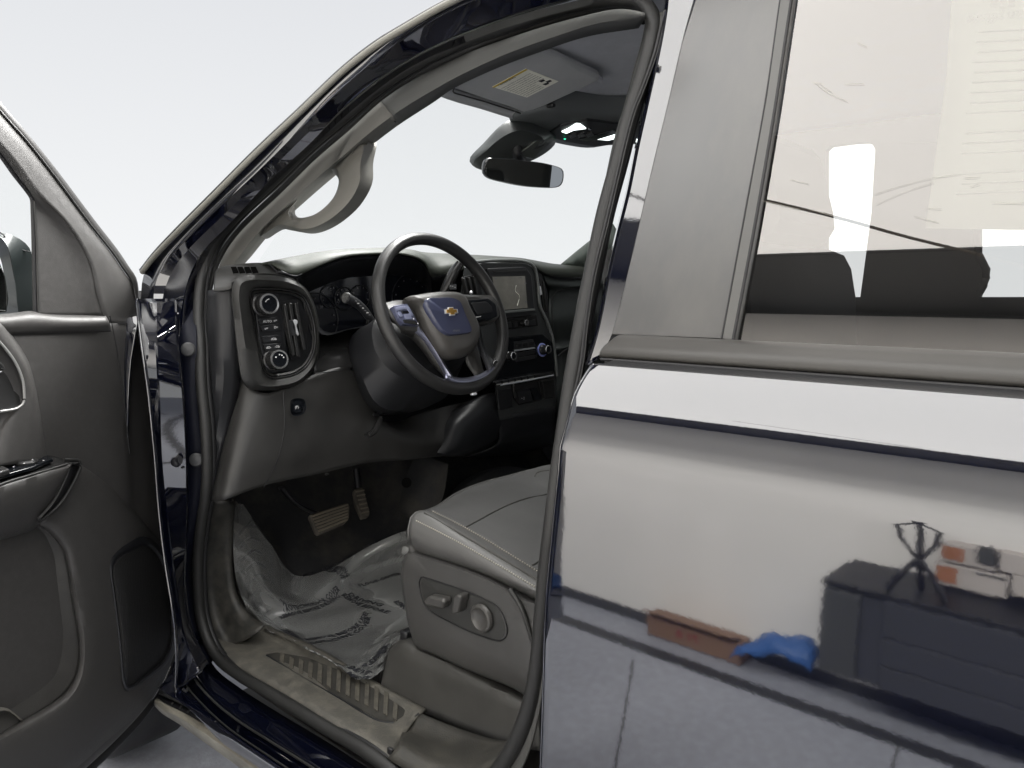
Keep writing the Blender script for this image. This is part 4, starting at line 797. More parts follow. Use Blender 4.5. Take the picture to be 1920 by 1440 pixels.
patch('cushion_front', [fr, [p+V((-.008, .004, -.02)) for p in fr], [V((p.x+.01, p.y+.01, .86)) for p in fr]], SEATV, ST, 40, 8, t=.003, ang=70)
def stitch(path, n, off=V((0, -.001, .0015))):
    P = cr(path, n*2)
    vs = []; fs = []
    for i in range(0, len(P)-1, 2):
        a, b = P[i]+off, P[i]+(P[i+1]-P[i])*.85+off; d = (b-a).normalized(); s = d.cross(V((0, 0, 1))).normalized()*.0009; w = V((0, 0, .0009)); k = len(vs)
        vs += [a-s-w, a+s-w, a+s+w, a-s+w, b-s-w, b+s-w, b+s+w, b-s+w]
        fs += [(k, k+1, k+2, k+3), (k+4, k+7, k+6, k+5), (k, k+4, k+5, k+1), (k+1, k+5, k+6, k+2), (k+2, k+6, k+7, k+3), (k+3, k+7, k+4, k)]
    o = obj('stitching', vs, fs, STITCH, ST, False); o['kind'] = 'stuff'; return o
stitch([p+V((0, -.001, -.001)) for p in c_st[1:]], 70); stitch(c_sm[1:], 60)
tube('seat_seam', [p+V((0, -.001, .001)) for p in c_sh[1:]], .0016, mat('seam_dark', (.04, .039, .035), .7), ST, 40, 6)
CT = on(ctop)
tube('seat_seam', pts(CT, [(874, 988), (900, 974), (930, 958), (960, 944), (990, 934), (1020, 928), (1050, 918), (1070, 912)]), .0017, MT['seam_dark'], ST, 50, 6)
tube('seat_seam', pts(CT, [(998, 1060), (1012, 1052), (1030, 1044), (1050, 1036)]), .0017, MT['seam_dark'], ST, 14, 6)
tube('seat_seam', pts(CT, [(1003, 893), (1006, 887), (1014, 884), (1030, 882)]), .0014, MT['seam_dark'], ST, 14, 6)
# backrest and headrest, seen through the rear window
HX = Y_(.36)
BK = [(1380, 482), (1420, 476), (1500, 472), (1560, 468), (1590, 480), (1603, 505), (1611, 556), (1613, 640), (1600, 800), (1380, 800)]
prism('backrest', m(Y_(.66), BK), V((0, -.46, 0)), mat('backrest_cloth', (.03, .03, .03), .9, bump=.4, bscale=900), ST, .02)
HR = [(1440, 290), (1490, 278), (1535, 280), (1546, 300), (1558, 350), (1570, 400), (1573, 430), (1560, 452), (1540, 464), (1480, 470), (1450, 440)]
prism('headrest', m(Y_(.56), HR), V((0, -.26, 0)), MT['backrest_cloth'], ST, .02)
# centre seat cushion beyond
cs_ = empty('centre_seat', 0, par=TK)
patch('cushion_top', [[V((-1.06, .72, .80)), V((-1.07, .9, .80)), V((-1.07, 1.12, .80))], [V((-1.08, .72, .87)), V((-1.09, .9, .88)), V((-1.09, 1.12, .87))], [V((-1.05, .72, .905)), V((-1.05, .9, .915)), V((-1.05, 1.12, .905))], [V((-.5, .72, .93)), V((-.5, .9, .93)), V((-.5, 1.12, .93))]], SEATC, cs_, 20, 16, t=.004, ang=70)
tn = patch('tunnel_cover', [[V((-1.5, .66, .72)), V((-1.5, .76, .80)), V((-1.5, .92, .82)), V((-1.5, 1.1, .78))], [V((-1.3, .66, .70)), V((-1.3, .76, .79)), V((-1.3, .92, .81)), V((-1.3, 1.1, .77))], [V((-1.02, .66, .66)), V((-1.02, .76, .76)), V((-1.02, .92, .78)), V((-1.02, 1.1, .74))]], mat('tunnel_vinyl', (.035, .036, .038), .6, bump=.4, bscale=300), fl, 20, 16, t=.004, ang=70)
# ---------------- headliner, visor, console, mirror
HL = patch('headliner', [[V((-1.12, .2, 1.755)), V((-1.15, .45, 1.765)), V((-1.17, .8, 1.77)), V((-1.15, 1.2, 1.765)), V((-1.1, 1.45, 1.75))], [V((-1.0, .2, 1.79)), V((-1.0, .45, 1.81)), V((-1.0, .8, 1.82)), V((-1.0, 1.2, 1.81)), V((-1.0, 1.45, 1.79))], [V((-.6, .27, 1.80)), V((-.6, .45, 1.835)), V((-.6, .8, 1.845)), V((-.6, 1.2, 1.835)), V((-.6, 1.45, 1.80))], [V((.9, .29, 1.79)), V((.9, .45, 1.835)), V((.9, .8, 1.845)), V((.9, 1.2, 1.835)), V((.9, 1.45, 1.79))]], HEAD, TK, 30, 30, t=.01, off=1, ang=70, face_cam=True)
HB = [(817, 178), (850, 190), (900, 204), (955, 221)]
patch('header_trim', [px3([(817, 178, -1.15), (850, 190, -1.15), (900, 204, -1.15), (958, 222, -1.15), (1010, 236, -1.15), (1080, 252, -1.16), (1150, 262, -1.16), (1260, 280, -1.15)]), px3([(840, 165, -1.13), (870, 176, -1.13), (920, 192, -1.13), (965, 206, -1.13), (1020, 220, -1.13), (1085, 230, -1.13), (1150, 240, -1.13), (1260, 250, -1.13)])], HEADP, HL, 30, t=.012)
VP = P_((-1.12, .4, 1.742), V((-.24, 0, 1)).normalized())
def VPo(o): return P_((-1.12, .4, 1.742+o), V((-.24, 0, 1)).normalized())
VIS = [(843, 160), (860, 170), (900, 184), (950, 200), (985, 213), (1020, 200), (1090, 168), (1124, 152), (1122, 146), (1060, 118), (1000, 88), (925, 122)]
vis = prism('sun_visor', m(VPo(0), VIS), V((.0, 0, .018)), HEADP, TK, .006)
tube('visor_piping', [p+V((0, 0, -.001)) for p in m(VPo(0), [(852, 163), (850, 172), (868, 178), (900, 187), (950, 203), (983, 214)])], .0016, PLG, vis, 30, 6)
LB = [(923, 163), (986, 129), (1047, 153), (988, 183)]
p0, p1, p2, p3_ = m(VPo(-.0012), LB)
lab = prism('warning_label', [p0, p1, p2, p3_], V((0, 0, .0008)), PAPER, vis)
def lb(u, v): # u along far->near long edge (p0->p3), v along p0->p1
    return p0+(p3_-p0)*u+(p1-p0)*v+V((0, 0, -.0006))
prism('label_stripe', [lb(0, 0), lb(.055, 0), lb(.055, 1), lb(0, 1)], V((0, 0, .0004)), YEL, lab)
du = (p3_-p0); dv = (p1-p0)
text('label_text', '! WARNING', lb(.085, .12), dv, -du, .006, INK, lab, wfit=dv.length*.5, lift=.0003)
LN = ['Children can be killed or seriously injured by the', 'air bag. The back seat is the safest place for', 'children. Never put a rear facing child seat in the front.', 'Always use seat belts and child restraints.', 'See owner manual for more information about air bags.', 'Side impact air bags also need clearance.', 'Do not lean against the door.', 'Enfants peuvent etre blesses ou tues', 'par le coussin gonflable. La banquette', 'arriere est le lieu le plus sur.']
for i, s_t in enumerate(LN):
    u = .19+i*.078; text('label_text', s_t, lb(u+.03, .06), dv, -du, .0042, mat('label_ink', (.1, .1, .1), .7), lab, wfit=dv.length*(.86 if i < 6 else .55), lift=.0003)
for (u, v) in ((.62, .74), (.76, .8), (.8, .68)): prism('label_pictogram', [lb(u, v), lb(u+.09, v), lb(u+.1, v+.1), lb(u+.02, v+.12)], V((0, 0, .0004)), INK, lab)
# visor pivot clips
for (x, y) in ((1004, 208), (1018, 203), (1033, 198)): box('visor_clip', Z_(1.752)(x, y), .02, .012, .008, PLD, HL, .003)
tube('headliner_mark', [Z_(1.82)(1093, 94), Z_(1.82)(1108, 101)], .0015, PLG, HL, 3, 5)
tube('headliner_fold', [Z_(1.80)(995, 88), Z_(1.80)(1060, 118), Z_(1.80)(1125, 150)], .008, HEAD, HL, 20, 8)
OC = [(955, 222), (965, 236), (985, 248), (1020, 258), (1060, 268), (1110, 274), (1150, 268), (1260, 262), (1260, 215), (1130, 212), (1080, 205), (1040, 200), (1000, 206), (970, 212)]
oz = P_((-1.12, .6, 1.742), V((-.20, 0, 1)).normalized())
ocn = rings('overhead_console', [[p+V((0, 0, .04)) for p in m(oz, OC)], m(oz, OC), [p+V((0, 0, -.008)) for p in m(oz, shrink(OC, .93))], [p+V((0, 0, -.01)) for p in m(oz, shrink(OC, .5))]], mat('console_plastic', (.09, .098, .1), .45, 0, 1.5, .3, 800), TK, 60, True, ang=60)
o2 = P_((-1.12, .6, 1.728), V((-.20, 0, 1)).normalized())
prism('console_bezel', m(o2, [(1022, 255), (1050, 236), (1100, 226), (1150, 232), (1260, 230), (1260, 262), (1150, 272), (1112, 275), (1060, 266)]), V((0, 0, .01)), PLD, ocn, .002)
o3 = P_((-1.12, .6, 1.725), V((-.20, 0, 1)).normalized())
LMP = mat('map_lamp', (.8, .85, .85), .3, emis=(.9, 1, .97), estr=2.2)
prism('map_lamp', m(o3, [(1053, 248), (1066, 242), (1080, 233), (1088, 234), (1099, 242), (1076, 245), (1062, 251)]), V((0, 0, .006)), LMP, ocn, .001)
prism('map_lamp', m(o3, [(1118, 262), (1150, 252), (1165, 258), (1140, 264)]), V((0, 0, .006)), LMP, ocn, .001)
for k in range(3): prism('console_button', m(o3, [(1066+k*16, 254-k*1), (1078+k*16, 250-k*1), (1082+k*16, 256-k), (1070+k*16, 260-k)]), V((0, 0, .005)), PLS, ocn, .001)
prism('console_lens', m(o3, [(1086, 262), (1116, 254), (1150, 244), (1160, 250), (1120, 262), (1100, 266)]), V((0, 0, .005)), GLOSS, ocn, .001)
lathe('status_light', o3(1059, 260), (0, 0, -1), [(.003, 0), (.002, .002)], mat('green_led', (.05, .5, .3), .4, emis=(.05, .9, .5), estr=1.5), ocn, 10)
lathe('microphone', o3(1106, 240), (0, 0, -1), [(.004, 0), (.004, .004)], GLOSS, ocn, 12)
# mirror mount cover
MC = mat('mount_cover', (.045, .05, .05), .4, 0, 1.5, .3, 700)
mir = empty('rear_view_mirror', 0, par=TK)
rings('mount_cover', [px3([(958, 224, -1.17), (1040, 252, -1.16), (1042, 268, -1.16), (1000, 300, -1.2), (900, 318, -1.27), (880, 301, -1.28), (905, 270, -1.24)]), px3([(960, 228, -1.15), (1036, 255, -1.14), (1036, 268, -1.15), (1000, 292, -1.18), (915, 305, -1.24), (890, 300, -1.25), (910, 272, -1.22)]), px3([(970, 245, -1.13), (1020, 262, -1.13), (1018, 270, -1.13), (990, 285, -1.16), (930, 296, -1.21), (905, 297, -1.23), (925, 270, -1.19)])], MC, mir, 50, True, ang=40)
prism('cover_panel', px3([(972, 290, -1.165), (1006, 264, -1.125), (1030, 266, -1.135), (1002, 298, -1.175)]), V((-.01, 0, 0)), mat('cover_light', (.1, .11, .1), .4), mir, .002)
tube('mirror_arm', px3([(970, 275, -1.17), (970, 290, -1.17), (978, 302, -1.19)]), .012, PLD, mir, 8, 10)
MR = [(909, 305), (914, 297), (930, 296), (985, 301), (1030, 308), (1054, 317), (1057, 324), (1055, 342), (1048, 350), (1000, 351), (950, 343), (915, 332), (908, 322)]
nM = V((.80, -.36, -.10)).normalized(); 
MP = P_((-1.10, .68, 1.63), nM); 
rings('mirror_shell', [[p-nM*.035 for p in scl(m(MP, MR), .8, MP(985, 325))], [p-nM*.015 for p in m(MP, MR)], m(MP, MR), [p+nM*.003 for p in scl(m(MP, MR), .97, MP(985, 325))]], GLOSS, mir, 60, ang=50)
rings('mirror_glass', [[p+nM*.002 for p in scl(m(MP, MR), .96, MP(985, 325))], [p+nM*.002 for p in scl(m(MP, MR), .5, MP(985, 325))]], mat('mirror_silver', (.75, .78, .76), .01, 1), mir, 60, True)
# ================================================================ REAR DOOR
RD = empty('rear_door', 0, par=TK)
XE = -.53
pe = [(1000, 1700), (1004, 1560), (1010, 1440), (1016, 1250), (1018, 1150), (1022, 1100), (1029, 1030), (1036, 960), (1044, 890), (1052, 830), (1057, 800), (1064, 775), (1078, 735), (1092, 703), (1099, 692), (1104, 684), (1112, 677)]
def yprof(z):                                  # door side section: upright flank, crease, rolled shoulder
    K = [(.30, -.058), (.70, -.063), (1.0, -.063), (1.15, -.061), (1.176, -.0592), (1.184, -.056), (1.222, -.0372), (1.230, -.0322), (1.243, -.020), (1.256, -.005), (1.264, .006)]
    for (z0, y0), (z1, y1) in zip(K, K[1:]):
        if z <= z1: return y0+(y1-y0)*(z-z0)/(z1-z0)
    return K[-1][1]
EP = []
for x, y in pe:
    p = Y_(-.05)(x, y)
    for _ in range(12): p = Y_(yprof(p.z))(x, y)
    EP.append(p)
KZ = [.30, .5, .70, .85, 1.0, 1.08, 1.15, 1.176, 1.184, 1.197, 1.209, 1.222, 1.230, 1.243, 1.256, 1.264]
pv = [V((0, yprof(z), z)) for z in KZ]
PF = cr(pv, 100)
def xe(z):
    E = sorted(EP, key=lambda p: p.z)
    if z <= E[0].z: return E[0].x
    for a_, b_ in zip(E, E[1:]):
        if z <= b_.z: return a_.x+(b_.x-a_.x)*(z-a_.z)/max(b_.z-a_.z, 1e-6)
    return E[-1].x
XEP = [xe(p.z) for p in PF]
XEP = [sum(XEP[max(0, i-4):i+5])/len(XEP[max(0, i-4):i+5]) for i in range(len(XEP))]
rows = []
for k in range(10):
    r_ = []
    for p, x0 in zip(PF, XEP):
        x = x0+(0, .0025, .006, .012)[k] if k < 4 else (-.42, -.2, .1, .4, .8, 1.2)[k-4]
        r_.append(V((x, p.y+((.004, .001, 0, 0)[k] if k < 4 else 0), p.z)))
    rows.append(r_)
skin = patch('door_skin', rows, PAINT, RD, 100, t=.0, ang=50, straight=True)
patch('door_edge_flange', [[V((x, p.y+.004, p.z)) for p, x in zip(PF, XEP)], [V((x+.002, p.y+.03, p.z)) for p, x in zip(PF, XEP)], [V((x+.02, p.y+.06, p.z)) for p, x in zip(PF, XEP)]], PAINT, RD, 90, t=.002)
tube('edge_highlight_bead', [V((x-.0005, p.y+.007, p.z)) for p, x in zip(PF, XEP)][10:], .0008, MT['chrome'], RD, 60, 6)
tp = PF[-1]
# flange between skin and moulding, moulding and window lower trim
def ext(name, P, mt, x0=XE, x1=1.2, par=RD, n=None, slant=0, ang=40, t=.002):
    P = [V((0, y, z)) for y, z in P]; P = cr(P, n) if n else P
    r = []
    for x in (x0, x0+.004, x0+.2, (x0+x1)/2, x1): r.append([V((x+(p.z-P[0].z)*slant*(1 if x < x0+.1 else 0), p.y+(.004 if x == x0 else 0), p.z)) for p in P])
    return patch(name, r, mt, par, len(P), t=t, ang=ang, straight=False if n else True)
def yz(x, y, X): p = X_(X)(x, y); return (p.y, p.z)
ym, zm = tp.y, tp.z
ext('belt_gap', [(ym, zm), (ym+.012, zm+.0005), (ym+.032, zm+.003), (ym+.036, zm+.007)], RUBD, XE+.03)
a = yz(1124, 668, XE+.01); b = yz(1134, 650, XE+.012); c = yz(1144, 636, XE+.012); d = yz(1147, 630, XE+.012)
0 and print('belt', a, b, c, d, 'skin top', ym, zm)
ext('belt_moulding', [(a[0]+.01, a[1]-.003), (a[0]-.004, a[1]+.001), (b[0]-.010, b[1]-.001), (c[0]-.006, c[1]), (c[0]+.0, c[1]+.003), (d[0]+.004, d[1]+.001), (d[0]+.02, d[1]+.001)], MOLD, XE+.008, 1.2, slant=.35, n=28, ang=60)
tube('moulding_bead', [V((XE+.015, a[0]-.004, a[1]-.003)), V((1.2, a[0]-.004, a[1]-.003))], .002, RUBD, RD, 4, 6)
# applique, channel, glass
AP = [(1305, -40), (1303, 0), (1278, 80), (1250, 200), (1216, 340), (1186, 470), (1162, 570), (1146, 628), (1352, 636), (1400, 400), (1440, 180), (1466, -10), (1472, -40)]
prism('pillar_applique', m(G_(0), AP), V((0, .012, 0)), APPL, RD, .0015)
FRM = [(1250, -30), (1246, 20), (1234, 90), (1212, 190), (1192, 280), (1176, 360), (1156, 440), (1138, 520), (1122, 600), (1112, 640), (1098, 684), (1122, 672), (1146, 630), (1166, 556), (1190, 456), (1220, 326), (1254, 186), (1282, 66), (1309, -30)]
fr1 = FRM[:11]; fr2 = FRM[11:][::-1]
patch('window_frame', [m(G_(.04), [(a-3, b) for a, b in fr1]), m(G_(.004), fr1), m(G_(-.002), [(a+6, b) for a, b in fr1]), m(G_(.003), fr2), m(G_(.012), [(a+2, b) for a, b in fr2])], PAINT, RD, 60, t=.003, ang=25)
CHN = [(1467, -40), (1460, 0), (1436, 180), (1396, 400), (1352, 637), (1374, 640), (1412, 440), (1450, 220), (1482, 10), (1490, -40)]
prism('window_channel', m(G_(-.002), CHN), V((0, .015, 0)), mat('channel_grey', (.08, .079, .075), .4, 0, 1.5), RD, .002)
tube('channel_lip', m(G_(.0), [(1490, -40), (1482, 10), (1450, 220), (1412, 440), (1374, 640)]), .0022, RUBD, RD, 30, 6)
tube('channel_lip', m(G_(-.001), [(1469, -40), (1463, 0), (1437, 180), (1397, 400), (1353, 637)]), .0014, RUBD, RD, 30, 6)
gl = patch('window_glass', [m(G_(.008), [(1478, -60), (2400, -60)]), m(G_(.008), [(1420, 330), (2400, 330)]), m(G_(.008), [(1366, 645), (2400, 700)])], GLASS, RD, 8, t=0)
# scratches on the film of the glass
SCRM = mat('scratch_mark', (.38, .36, .31), .6)
for P in ([(1524, 155), (1541, 157)], [(1584, 158), (1600, 157), (1620, 157)], [(1533, 160), (1556, 176), (1572, 183), (1588, 190)], [(1540, 161), (1560, 173)], [(1608, 80), (1625, 88)], [(1480, 336), (1516, 345)],
          [(1424, 375), (1470, 386), (1500, 393)], [(1515, 392), (1570, 407)], [(1640, 364), (1690, 348), (1750, 333), (1800, 326)], [(1642, 383), (1700, 358), (1750, 342)], [(1715, 406), (1760, 417)], [(1736, 390), (1764, 392)], [(1806, 334), (1838, 332)], [(1820, 350), (1836, 345)], [(1860, 380), (1920, 381)]):
    tube('scratch', m(G_(.0062), P), .00017, SCRM, gl, 10, 4)
SEAMD = mat('seam_line', (.12, .1, .08), .7)
# paper sheet taped inside the glass
WSK = patch('window_sticker', [m(G_(.014), [(1790, -80), (2250, -80)]), m(G_(.014), [(1775, 140), (2250, 160)]), m(G_(.014), [(1735, 428), (2250, 436)])], mat('sticker_paper', (.26, .28, .22), .8), RD, 4, t=.0004)
for k in range(17):
    y0 = 60+k*19; x0 = 1830-k*2.4
    if k in (9, 13): continue
    tube('sticker_line', m(G_(.0132), [(x0+random.uniform(0, 12), y0), (2100, y0-14)]), .0009, mat('sticker_ink', (.17, .18, .14), .8), WSK, 4, 4)
A, B = G_(.0128)(1812, 42), G_(.0128)(1990, 22)
text('sticker_text', 'Manufacturer Suggested', B, A-B, (0, .3, 1), .012, MT['sticker_ink'], WSK, wfit=(A-B).length)
for k in range(3): prism('sticker_bar', m(G_(.0128), [(1860+k*16, -10), (1872+k*16, -10), (1870+k*16, 12), (1858+k*16, 12)]), V((0, .0004, 0)), MT['sticker_ink'], WSK)
# ---------------- far side of the cab and roof
FY = 1.62
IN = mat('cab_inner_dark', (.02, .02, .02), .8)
fs = empty('far_side', 0, par=TK)
def hole(name, outer, inner, y, t, mt, par):
    O = m(Y_(y), outer); I = m(Y_(y), inner); return rings(name, [O, I], mt, par, 96, straight=True, t=t)
W1 = [(1520, 268), (1600, 266), (1632, 266), (1641, 276), (1642, 300), (1634, 400), (1626, 480), (1613, 557), (1520, 557)]
O1 = [(1330, -400), (1640, -400), (1760, -400), (1760, 0), (1755, 300), (1750, 500), (1740, 900), (1500, 1100), (1330, 900)]
def quadp(name, P, par): return prism(name, m(Y_(FY), P), V((0, .03, 0)), IN, par)
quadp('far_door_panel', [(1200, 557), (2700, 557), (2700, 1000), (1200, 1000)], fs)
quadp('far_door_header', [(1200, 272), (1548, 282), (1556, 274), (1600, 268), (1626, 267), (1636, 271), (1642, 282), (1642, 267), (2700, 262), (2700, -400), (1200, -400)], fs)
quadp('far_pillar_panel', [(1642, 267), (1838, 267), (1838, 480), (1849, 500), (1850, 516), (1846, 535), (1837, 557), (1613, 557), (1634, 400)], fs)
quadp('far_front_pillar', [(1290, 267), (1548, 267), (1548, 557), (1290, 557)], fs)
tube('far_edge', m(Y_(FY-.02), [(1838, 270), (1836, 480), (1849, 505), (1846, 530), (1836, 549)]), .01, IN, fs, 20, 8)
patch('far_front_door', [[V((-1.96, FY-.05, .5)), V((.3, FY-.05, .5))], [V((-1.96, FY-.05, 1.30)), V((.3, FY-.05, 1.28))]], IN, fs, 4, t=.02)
tube('far_pillar', [V((-1.56, 1.52, 1.40)), V((-1.35, 1.5, 1.58)), V((-1.12, 1.44, 1.755))], .03, TRIM, fs, 20, 10)
patch('far_pillar_base', [px3([(1052, 497, -1.45), (1150, 420, -1.35)]), px3([(1062, 500, -1.44), (1200, 505, -1.34)])], mat('far_trim', (.07, .085, .075), .5), fs, 8, t=.01)
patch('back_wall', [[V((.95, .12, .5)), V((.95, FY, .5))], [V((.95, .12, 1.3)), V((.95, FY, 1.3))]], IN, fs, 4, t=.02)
for (y0_, y1_) in ((.25, .765), (.90, 1.45)): box('mirror_blocker', (.82, (y0_+y1_)/2, 1.57), .08, y1_-y0_, .40, MT['backrest_cloth'], fs, .05)  # unseen dark boxes added to leave one bright gap in the rear-view mirror
patch('rear_bench', [[V((.1, .15, .9)), V((.1, FY-.03, .9))], [V((.6, .15, .9)), V((.6, FY-.03, .9))], [V((.75, .15, 1.4)), V((.75, FY-.03, 1.4))]], MT['backrest_cloth'], fs, 6, t=.05)
patch('roof_panel', [[V((-1.07, .26, 1.772)), V((-1.12, .8, 1.79)), V((-1.07, 1.4, 1.772))], [V((-.8, .22, 1.825)), V((-.8, .8, 1.86)), V((-.8, 1.45, 1.825))], [V((.98, .22, 1.83)), V((.98, .8, 1.87)), V((.98, 1.45, 1.83))]], PAINT, TK, 16, 12, t=.006, face_cam=False)
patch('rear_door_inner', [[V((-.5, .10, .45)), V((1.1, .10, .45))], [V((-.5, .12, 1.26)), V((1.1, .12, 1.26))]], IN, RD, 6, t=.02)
# fender and bonnet forward of the hinge
patch('front_fender', [[V((-1.64, -.10, .62)), V((-1.62, -.10, .9)), V((-1.585, -.09, 1.2)), V((-1.565, -.075, 1.30))], [V((-2.9, -.12, .75)), V((-2.9, -.12, .9)), V((-2.9, -.10, 1.1)), V((-2.9, -.04, 1.16))]], PAINT, TK, 16, t=.004)
patch('bonnet', [[V((-1.56, -.06, 1.30)), V((-1.62, .75, 1.345)), V((-1.56, 1.6, 1.30))], [V((-2.2, -.03, 1.26)), V((-2.25, .75, 1.31)), V((-2.2, 1.6, 1.26))], [V((-2.9, -.0, 1.15)), V((-3.0, .75, 1.19)), V((-2.9, 1.6, 1.15))]], PAINT, TK, 16, 10, t=.004, face_cam=False)
wh = empty('front_wheel', 0, par=TK)
lathe('tyre', (-2.32, -.02, .40), (0, -1, 0), [(.25, -.22), (.38, -.22), (.40, -.19), (.40, -.03), (.38, .0), (.27, .01), (.25, 0)], RUBD, wh, 48)
lathe('rim', (-2.32, -.02, .40), (0, -1, 0), [(.25, -.02), (.24, -.01), (.1, -.03), (.05, 0)], METD, wh, 40)
patch('underbody', [[V((-1.6, .0, .38)), V((-1.6, 1.5, .38))], [V((1.1, .0, .38)), V((1.1, 1.5, .38))]], RUBD, TK, 4, t=.02, face_cam=False)
# ================================================================ FRONT DOOR (open)
mid = mid_
FD = empty('front_door', 0, par=TK)
def dl(P, o): return m(D_(o), P)
DPO = [(-60, 590), (0, 590), (60, 588), (120, 590), (175, 592), (197, 590)]
# upper frame: outer painted/rubber edge, gap line, trimmed frame, inner bead
E0 = [(-40, 140), (0, 190), (50, 248), (100, 310), (180, 416), (222, 470), (242, 500), (256, 522), (262, 560), (270, 610)]
E1 = [(-40, 158), (0, 208), (48, 262), (96, 322), (172, 424), (212, 474), (232, 504), (248, 528), (256, 564), (266, 612)]
E2 = [(-40, 168), (0, 216), (46, 270), (92, 330), (168, 432), (206, 480), (226, 510), (243, 534), (252, 566), (263, 612)]
E3 = [(-40, 222), (0, 268), (34, 310), (70, 360), (120, 410), (150, 452), (172, 500), (182, 548), (194, 590), (200, 606)]
E4 = [(-40, 246), (0, 290), (26, 326), (54, 362), (62, 374)]
DRK = mat('door_edge_rubber', (.03, .029, .028), .35, 0, 1.5, .2, 300)
patch('frame_edge', [dl(E0, -.03), dl(E0, -.012), dl(E1, .0)], DRK, FD, 50, t=.003, ang=25)
tube('frame_bead', dl(E1, .002), .0022, PLG, FD, 60, 6)
patch('frame_trim', [dl(mid(E1, E2, .35), .0), dl([(a*.7+c*.3, b*.7+d*.3) for (a, b), (c, d) in zip(E2, E3)], .014), dl(E3, .022)], DOORP, FD, 50, 10, t=.003, ang=60)
patch('sail_trim', [dl([(-40, 222), (0, 268), (34, 310), (70, 360), (120, 410), (150, 452), (172, 500), (182, 548), (192, 592)], .021), dl([(-40, 234), (0, 279), (30, 318), (62, 366), (100, 410), (124, 450), (142, 500), (150, 548), (160, 592)], .010), dl([(-40, 246), (0, 290), (26, 326), (56, 362), (66, 400), (67, 450), (68, 500), (69, 548), (70, 592)], .006)], DOORP, FD, 50, 14, t=.003, ang=60)
tube('glass_run', dl([(-40, 246), (0, 290), (26, 326), (54, 362), (60, 372), (62, 400), (64, 480), (66, 590)], .004), .004, RUBD, FD, 60, 8)
tube('glass_run_bead', dl([(64, 376), (68, 440), (70, 520), (72, 588)], .009), .0016, PLG, FD, 20, 6)
patch('window_glass', [dl([(-200, 60), (-60, 225), (60, 370)], -.01), dl([(-200, 600), (-60, 600), (68, 596)], -.01)], mat('x', (0, 0, 0)) if False else WSH, FD, 8, t=0)
# belt ledge, main panel
patch('belt_ledge', [dl([(-60, 588), (0, 589), (30, 586), (58, 583), (80, 588), (120, 590), (197, 590)], .008), dl([(-60, 596), (0, 597), (58, 592), (120, 597), (202, 598)], .04), dl([(-60, 606), (0, 608), (58, 606), (120, 607), (206, 606)], .045), dl([(-60, 625), (0, 628), (60, 626), (120, 624), (208, 622)], .036)], DOORP, FD, 40, 12, t=.003, ang=70)
PR = [(270, 604), (284, 680), (291, 760), (296, 860), (304, 960), (316, 1030), (330, 1090), (334, 1150), (330, 1205), (312, 1262), (270, 1330), (220, 1385), (150, 1450), (90, 1500)]
PM = [(212, 606), (222, 680), (232, 760), (240, 860), (246, 960), (250, 1030), (252, 1090), (252, 1150), (248, 1205), (240, 1262), (215, 1320), (175, 1385), (110, 1440), (40, 1490)]
PLF = [(-60, 606), (-60, 680), (-60, 760), (-60, 860), (-60, 960), (-60, 1030), (-60, 1090), (-60, 1150), (-60, 1205), (-60, 1262), (-60, 1320), (-60, 1385), (-60, 1440), (-60, 1490)]
patch('door_panel', [dl(PR, -.02), dl(mid(PR, PM, .04), .0), dl(mid(PR, PM, .35), .012), dl(mid(PR, PM, .9), .02), dl(PM, .026), dl(mid(PM, PLF, .15), .030), dl(PLF, .034)], DOORP, FD, 60, 40, t=.004, ang=60)
tube('panel_seam', dl([(200, 607), (235, 606), (268, 604)], .018), .0012, RUBD, FD, 12, 5)
tube('panel_seam', dl([(206, 592), (216, 640), (226, 700), (236, 780), (243, 850)], .026), .0012, RUBD, FD, 24, 5)
lathe('trim_fastener', D_(.008)(258, 655), DN, [(.006, 0), (.005, .0012)], DRK, FD, 16)
patch('door_shell', [dl([(a+2, b) for a, b in PR], -.025), dl([(a+6, b+4) for a, b in PR], -.06), dl([(a-8, b+6) for a, b in PR], -.1)], PAINT, FD, 50, t=.003, ang=40)
tube('door_bottom_seal', dl([(332, 1215), (310, 1275), (262, 1345), (215, 1395), (145, 1460), (90, 1510)], -.03), .011, RUBD, FD, 40, 8)
patch('door_skin', [[DH+DE*s-DN*.14+V((0, 0, z)) for z in (-.62, .0, .3)] for s in (-.06, .5, 1.05)], PAINT, FD, 8, t=.003)
# inside handle with bowl and chrome line
HB0 = [(-60, 560), (0, 603), (17, 621), (42, 656), (55, 682), (66, 727), (74, 770), (84, 830), (88, 858), (-60, 900)]
HBc = [(-60, 600), (-2, 640), (12, 656), (30, 682), (42, 712), (45, 735), (44, 755), (33, 765), (0, 772), (-60, 776)]
patch('handle_surround', [dl([(-60, 596), (0, 603), (17, 621), (42, 657), (55, 682), (67, 727), (75, 770), (84, 830), (90, 862)], .034), dl([(-60, 600), (-4, 612), (11, 632), (34, 664), (48, 690), (58, 730), (62, 775), (66, 830), (70, 866)], .062), dl([(-60, 640), (-6, 650), (6, 662), (24, 686), (38, 714), (40, 748), (20, 790), (10, 840), (10, 872)], .06), dl([(-60, 760), (-50, 762), (-40, 770), (-30, 775), (-20, 780), (-20, 790), (-20, 820), (-20, 850), (-20, 876)], .04)], DOORP, FD, 40, 20, t=.003, ang=60)
hd = rings('handle_bowl', [dl(HBc, .066), dl(shrink(HBc, .97), .068), dl(shrink(HBc, .92), .060), dl(shrink(HBc, .5), .056)], PLS, FD, 60, True, ang=30)
tube('handle_outline', dl(HBc[1:9], .068), .0022, mat('line_silver', (.3, .3, .29), .35, .5), FD, 50, 8)
tube('inside_handle', dl([(-30, 670), (-8, 678), (4, 690), (2, 698), (-30, 700)], .07), .004, PLS, FD, 20, 8)
